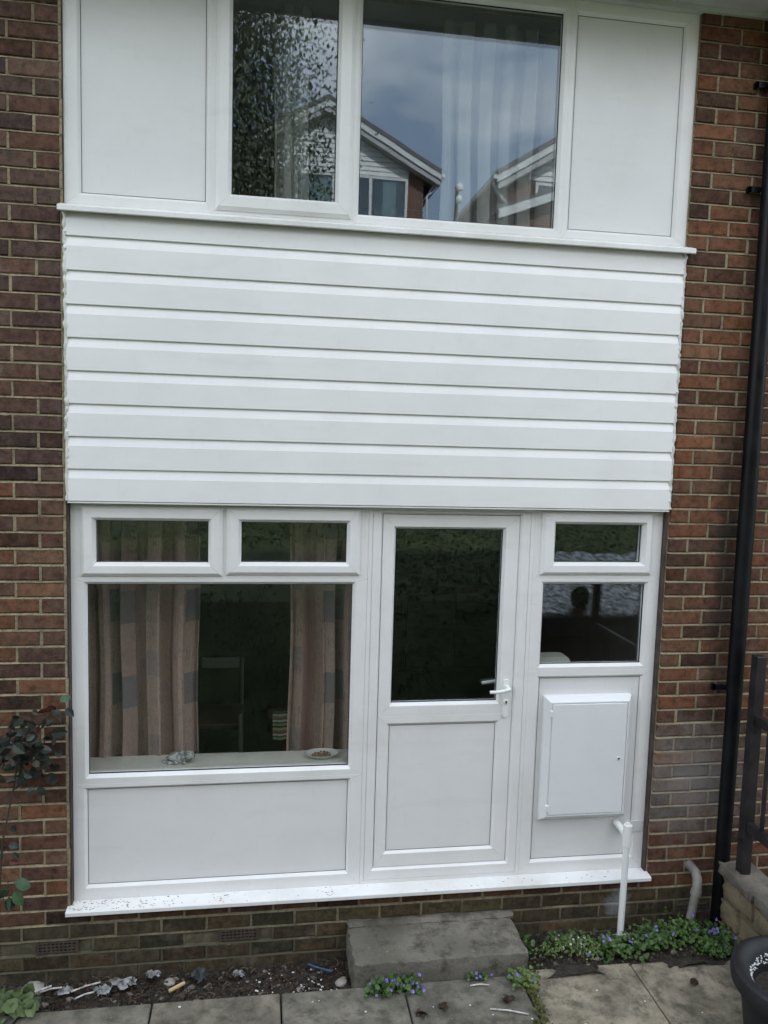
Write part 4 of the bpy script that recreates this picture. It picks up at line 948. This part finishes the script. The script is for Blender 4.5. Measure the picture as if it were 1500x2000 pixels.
for x, z, s, k, ry, rz in ((-.965, 1.385, .06, 'r', .6, 2.6), (-.985, 1.36, .055, 'd', .5, .4), (-.955, 1.335, .06, 'd', .9, 1.2), (-.925, 1.36, .055, 'd', .7, -.4), (-.95, 1.40, .055, 'g', -.4, .3), (-1.0, 1.36, .05, 'r', .2, 3.0),
                           (-1.19, .70, .05, 'd', .3, .2), (-1.21, .68, .05, 'd', .3, 2.6), (-1.17, .66, .045, 'd', .6, -.5), (-1.18, .79, .04, 'd', .9, 0), (-1.19, .61, .045, 'r', .5, .5), (-1.2, .72, .035, 'r', .3, 1.5), (-1.23, .64, .05, 'd', .4, 3.),
                           (-1.17, .50, .085, 'g', .5, .3), (-1.19, .51, .085, 'g', .6, 1.6), (-1.2, .48, .08, 'g', .8, 2.7), (-1.165, .47, .08, 'g', .9, -.6), (-1.19, .44, .07, 'g', 1.1, -1.6), (-1.22, .40, .08, 'd', .7, .8)):
    rleaf(k, x, -.13+rr.uniform(-.02, .02), z, s, rr.uniform(.7, 1.3), ry, rz)
# grass tuft at the lower left
r = np.random.default_rng(55); n = 60; P = np.c_[r.uniform(-1.26, -1.02, n), r.uniform(-.40, -.26, n), r.uniform(.0, .07, n)]
plant('weed_plant', 'leafy green weed at the lower left corner of the bed', 'plant', P, r.uniform(.03, .075, n), leaf_mat('weed_leaf', (.05, .08, .025), (.10, .14, .05), .6), None)

# ------------------------------------------------------------------ the garden and houses across (seen mirrored in the glass)
def scatter_tree(name, label, c, rad, n, size, trunk, mat, seed, group=None):
    r = np.random.default_rng(seed); e = empty(name, (c[0], c[1], hterr(c[0], c[1])), label=label, cat='tree' if 'tree' in name else 'shrub', group=group)
    k = max(10, n//110); cl = r.normal(0, 1, (k, 3)); cl /= np.linalg.norm(cl, axis=1)[:, None]; cl *= r.uniform(.35, 1, (k, 1))**.6; cl *= np.array(rad)
    P = cl[r.integers(0, k, n)] + r.normal(0, 1, (n, 3))*np.array(rad)*.17
    nr = P/np.linalg.norm(P, axis=1)[:, None]*.5+np.array([0, 0, .5])
    P = P+np.array([0, 0, c[2]-hterr(c[0], c[1])]); me = leaves_mesh(P, r.uniform(size*.7, size*1.3, n), nr, 'long', .6, seed, .9); me.materials.append(mat); link('crown', me, e)
    mb = MB(); zc = c[2]-hterr(c[0], c[1]); mb.tube([(0, 0, -.2), (.03, .02, zc*.5), (0, .05, zc)], [trunk, trunk*.8, trunk*.5], 9)
    for q in cl[:14]: mb.tube([(0, 0, max(.3, zc*.55+q[2]*.25)), tuple(np.array([0, 0, zc])*.9+q*.5), tuple(np.array([0, 0, zc])+q*.95)], [trunk*.45, trunk*.25, .01], 6)
    mb.build('trunk', M_STEM, e); return e
M_TLEAF = leaf_mat('evergreen_leaf', (.075, .10, .055), (.15, .18, .11), .4, .5); M_HLEAF = leaf_mat('hedge_leaf', (.026, .042, .014), (.055, .075, .026), .6, .25)
scatter_tree('evergreen_tree', 'tall glossy leaved evergreen tree mirrored in the upper left sash', (-1.3, -8.3, 6.0), (2.0, 1.6, 4.8), 110000, .07, .16, M_TLEAF, 3)
for i, (x, y, rx, rz) in enumerate(((-5.2, -8.2, 1.7, 1.5), (2.6, -8.8, 1.6, 1.2), (5.6, -8.2, 1.8, 1.5), (8.6, -8.6, 1.8, 1.7))):
    scatter_tree('garden_shrub', ('broad dark shrub far left of the evergreen tree', 'low dark shrub just right of the evergreen tree', 'dark green shrub on the bank behind the pale garden wall', 'rounded green shrub at the right end of the bank')[i], (x, y, hterr(x, y)+rz*.8), (rx, 1.2, rz), 2600, .13, .05, M_HLEAF, 60+i, 'shrubs on the garden bank')
r = np.random.default_rng(77); n = 46000; x = r.uniform(-6, 8, n); y = -2.25-4.9*r.uniform(0, 1, n); keep = ~((np.abs(x) < .75) & (np.abs(y+3.95) < .6)) & ~((x > 2.1) & (y > -3.2)); x, y = x[keep], y[keep]; n = len(x)
z = np.array([hterr(a, b) for a, b in zip(x, y)])+r.uniform(.0, .16, n)*(.6+.4*np.sin(x*2.1+y*1.3)); me = leaves_mesh(np.c_[x, y, z], r.uniform(.03, .065, n), np.tile([0, .4, .8], (n, 1)), 'long', .7, 78); me.materials.append(M_HLEAF); tag(link('ivy_bank', me), 'dark ivy and rough grass covering the garden bank', 'ground cover', kind='stuff')
# pale rough garden wall
M_RENDER = pm('white_stone_chips', (.16, .16, .16), (.80, .81, .81), 30, .9, 1, 26, .05, lo=.42, hi=.58)
M_SLEEP = pm('dark_sleeper_wood', (.015, .012, .009), (.035, .026, .018), 8, .9, .5, 40)
gw = empty('rockery_bed', (4.6, -2.5, .0), label='sloping bed of pale stone chips held by a brown sleeper', cat='rockery')
rb = rough_block(2.25, 7.4, -3.05, -2.34, 1.0, 1.2, 70, 10, 2, .014, 9); rb.v = [(x, y, z+(-2.34-y)*.62) for x, y, z in rb.v]
child(rb, 'stone_chips', M_RENDER, gw, True)
child(MB().box(2.25, 7.4, -2.64, -2.30, .98, 1.17, .01), 'sleeper', M_SLEEP, gw)
child(MB().box(2.25, 7.4, -3.0, -2.36, -.1, .979), 'footing', M_SLEEP, gw)
tp = empty('topiary_shrub', (2.745, -2.33, 1.17), label='small clipped round green shrub in a pot on the sleeper of the rockery', cat='shrub')
child(MB().lathe([(0, .001), (.045, .001), (.06, .07), (.054, .07), (.045, .055), (0, .055)], (2.745, -2.33, 1.17), 20), 'pot', M_WOODD, tp, True)
r = np.random.default_rng(91); d_ = r.normal(0, 1, (900, 3)); d_ /= np.linalg.norm(d_, axis=1)[:, None]; Pq = d_*np.array([.085, .085, .10])*r.uniform(.75, 1.0, (900, 1))+np.array([0, 0, .165])
me = leaves_mesh(Pq, r.uniform(.015, .028, 900), d_, 'heart', .5, 92); me.materials.append(M_HLEAF); link('crown', me, tp)

M_FBRICK = None
def far_brick():
    m, nt, b = newmat('far_brickwork'); tc = N(nt, 'ShaderNodeTexCoord'); mp = N(nt, 'ShaderNodeMapping'); mp.inputs['Rotation'].default_value = (math.radians(90), 0, 0); nt.links.new(tc.outputs['Object'], mp.inputs[0])
    bt = N(nt, 'ShaderNodeTexBrick'); bt.inputs['Scale'].default_value = 1; bt.inputs['Brick Width'].default_value = .225; bt.inputs['Row Height'].default_value = .075; bt.inputs['Mortar Size'].default_value = .008
    bt.inputs['Color1'].default_value = (.16, .065, .045, 1); bt.inputs['Color2'].default_value = (.11, .05, .04, 1); bt.inputs['Mortar'].default_value = (.3, .25, .2, 1); nt.links.new(mp.outputs[0], bt.inputs['Vector']); nt.links.new(bt.outputs[0], b.inputs['Base Color']); b.inputs['Roughness'].default_value = .9; return m
M_FBRICK = far_brick(); M_WHITE = pm('far_white_board', (.62, .64, .64), (.7, .72, .72), 4, .5); M_FGREY = pm('far_grey_board', (.40, .40, .41), (.46, .46, .46), 4, .6); M_FTILE = pm('far_roof_tile', (.12, .115, .12), (.19, .18, .18), 5, .85, .4, 14, .03); M_FCURT = pm('far_curtain', (.5, .46, .36), (.6, .56, .45), 5, .9)
def far_house(name, label, xl, xr, y, zg, ze, za, depth, clad_z, wins, lower=None, down='r'):
    """gable end facing the garden: xl..xr wall, ze eaves, za apex"""
    xc = (xl+xr)/2; e = empty(name, (xc, y, zg), label=label, cat='house', group='houses across the garden')
    yb = y-depth; ov = .46; sl = (za-ze)/(xr-xl)*2
    def ch(mb, nm, mat): return child(mb, nm, mat, e)
    ch(MB().prism([(xl, zg-.5), (xr, zg-.5), (xr, ze), (xc, za), (xl, ze)], yb, y, 'y'), 'wall', M_FBRICK)
    nb = 16
    mb = MB()
    zz = clad_z
    while zz < za-.15:
        t = min(1, max(0, (za-zz-.07)/(za-ze))) if zz+.14 > ze else 1
        hw = (xr-xl)/2*t; hw = min(hw, (xr-xl)/2-.45 if zz < ze+.05 else hw)
        mb.prism([(y+.001, zz), (y+.045, zz), (y+.02, zz+.138), (y+.001, zz+.138)], xc-hw+.02, xc+hw-.02, 'x'); zz += .14
    ch(mb, 'gable_cladding', M_WHITE)
    for s in (-1, 1):
        xe = (xr if s > 0 else xl)+s*ov; zz = ze-ov*sl
        q = [(xc, za+.16), (xe, zz+.16), (xe, zz+.04), (xc, za+.04)]
        ch(MB().prism([(xc, za+.19), (xe, zz+.19), (xe, zz+.06), (xc, za+.06)], yb-.2, y+.42, 'y'), 'roof', M_FTILE)
        ch(MB().prism([(xc, za+.055), (xe, zz+.055), (xe, zz-.12), (xc, za-.12)], y+.36, y+.40, 'y'), 'bargeboard', M_WHITE)
        ch(MB().prism([(xc, za-.125), (xe-s*.04, zz-.125), (xe-s*.04, zz-.27), (xc, za-.27)], y+.02, y+.36, 'y'), 'verge_soffit', M_FGREY)
        ch(MB().tube([(xe+s*.05, yb, zz+.0), (xe+s*.05, y+.45, zz+.0)], .06, 10), 'gutter', M_WHITE)
    s = 1 if down == 'r' else -1; xe = (xr if s > 0 else xl)
    ch(MB().tube([(xe+s*(ov+.03), y+.15, ze-ov*sl-.05), (xe+s*(ov-.05), y+.12, ze-ov*sl-.25), (xe+s*.10, y+.08, ze-ov*sl-.55), (xe+s*.08, y+.08, zg)], .035, 10), 'downpipe', M_WHITE)
    for (x0, x1, z0, z1, nm) in wins:
        w_ = MB().ring([st((x0, x1, z0, z1), y+.02), st((x0, x1, z0, z1), y+.09), st((x0+.08, x1-.08, z0+.08, z1-.08), y+.09), st((x0+.08, x1-.08, z0+.08, z1-.08), y+.02)], 0)
        for k in range(1, nm):
            xm = x0+(x1-x0)*k/nm; w_.box(xm-.045, xm+.045, y+.02, y+.085, z0+.081, z1-.081)
        wo = ch(w_, 'window', M_WHITE)
        child(MB().box(x0+.08, x1-.08, y+.052, y+.06, z0+.08, z1-.08), 'pane', M_GLASS_FAR, wo)
        child(MB().box(x0+.06, x1-.06, y+.003, y+.008, z0+.06, z1-.06), 'dark_interior', M_GASKET, wo)
        child(MB().box(x0+.3, x0+(x1-x0)*.45, y+.012, y+.03, z0+.1, z1-.12), 'curtain', M_FCURT, wo); child(MB().box(x1-.75, x1-.35, y+.012, y+.03, z0+.1, z1-.12), 'curtain', M_FCURT, wo)
    if lower:
        x0, x1, z0, z1, d_ = lower; xm = (x0+x1)/2
        ch(MB().prism([(x0+.3, zg-.5), (x1-.3, zg-.5), (x1-.3, z0), (xm, z1-.1), (x0+.3, z0)], y+.002, y+d_, 'y'), 'porch_wall', M_FBRICK)
        for s in (-1, 1):
            xe = x1 if s > 0 else x0
            ch(MB().prism([(xm, z1+.1), (xe, z0+.1), (xe, z0), (xm, z1)], y+.003, y+d_+.3, 'y'), 'porch_roof', M_FTILE)
            ch(MB().prism([(xm, z1-.002), (xe, z0-.002), (xe, z0-.2), (xm, z1-.2)], y+d_+.25, y+d_+.3, 'y'), 'porch_bargeboard', M_WHITE)
    return e
far_house('gable_house', 'brick house with white boarded gable mirrored left of centre upstairs', -1.30, 4.62, -20, 5.5, 10.72, 12.3, 9, 10.45, [(.75, 4.12, 8.9, 10.42, 3)])
far_house('gable_house', 'brick house with white gable and porch mirrored at the upper right', 6.12, 12.1, -16, 5.5, 9.52, 11.32, 10, 9.35, [(6.75, 8.6, 8.55, 9.3, 2)], (5.4, 10.6, 8.15, 9.1, 1.2), 'l')
for i, x in enumerate((-9.5, 17.)):
    far_house('gable_house', ('brick gabled house at the left end of the row across', 'brick gabled house at the right end of the row across')[i], x, x+5.9, -21-i, 5.5, 10.6, 12.3, 9, 10.4, [(x+1, x+4.5, 8.9, 10.3, 3)])
pole = empty('utility_pole', (6.95, -25.5, 5.5), label='slim utility pole with two pale fittings between the mirrored houses', cat='pole')
child(MB().tube([(6.95, -25.5, 5.3), (6.95, -25.5, 12.1)], [.10, .07], 10), 'shaft', M_WOODD, pole, True)
for zz in (12.0, 11.55):
    mb = MB(); blob(mb, (7.0, -25.3, zz), (.14, .14, .16), int(zz*10), 12, 8, .02); child(mb, 'fitting', M_WHITE, pole, True)
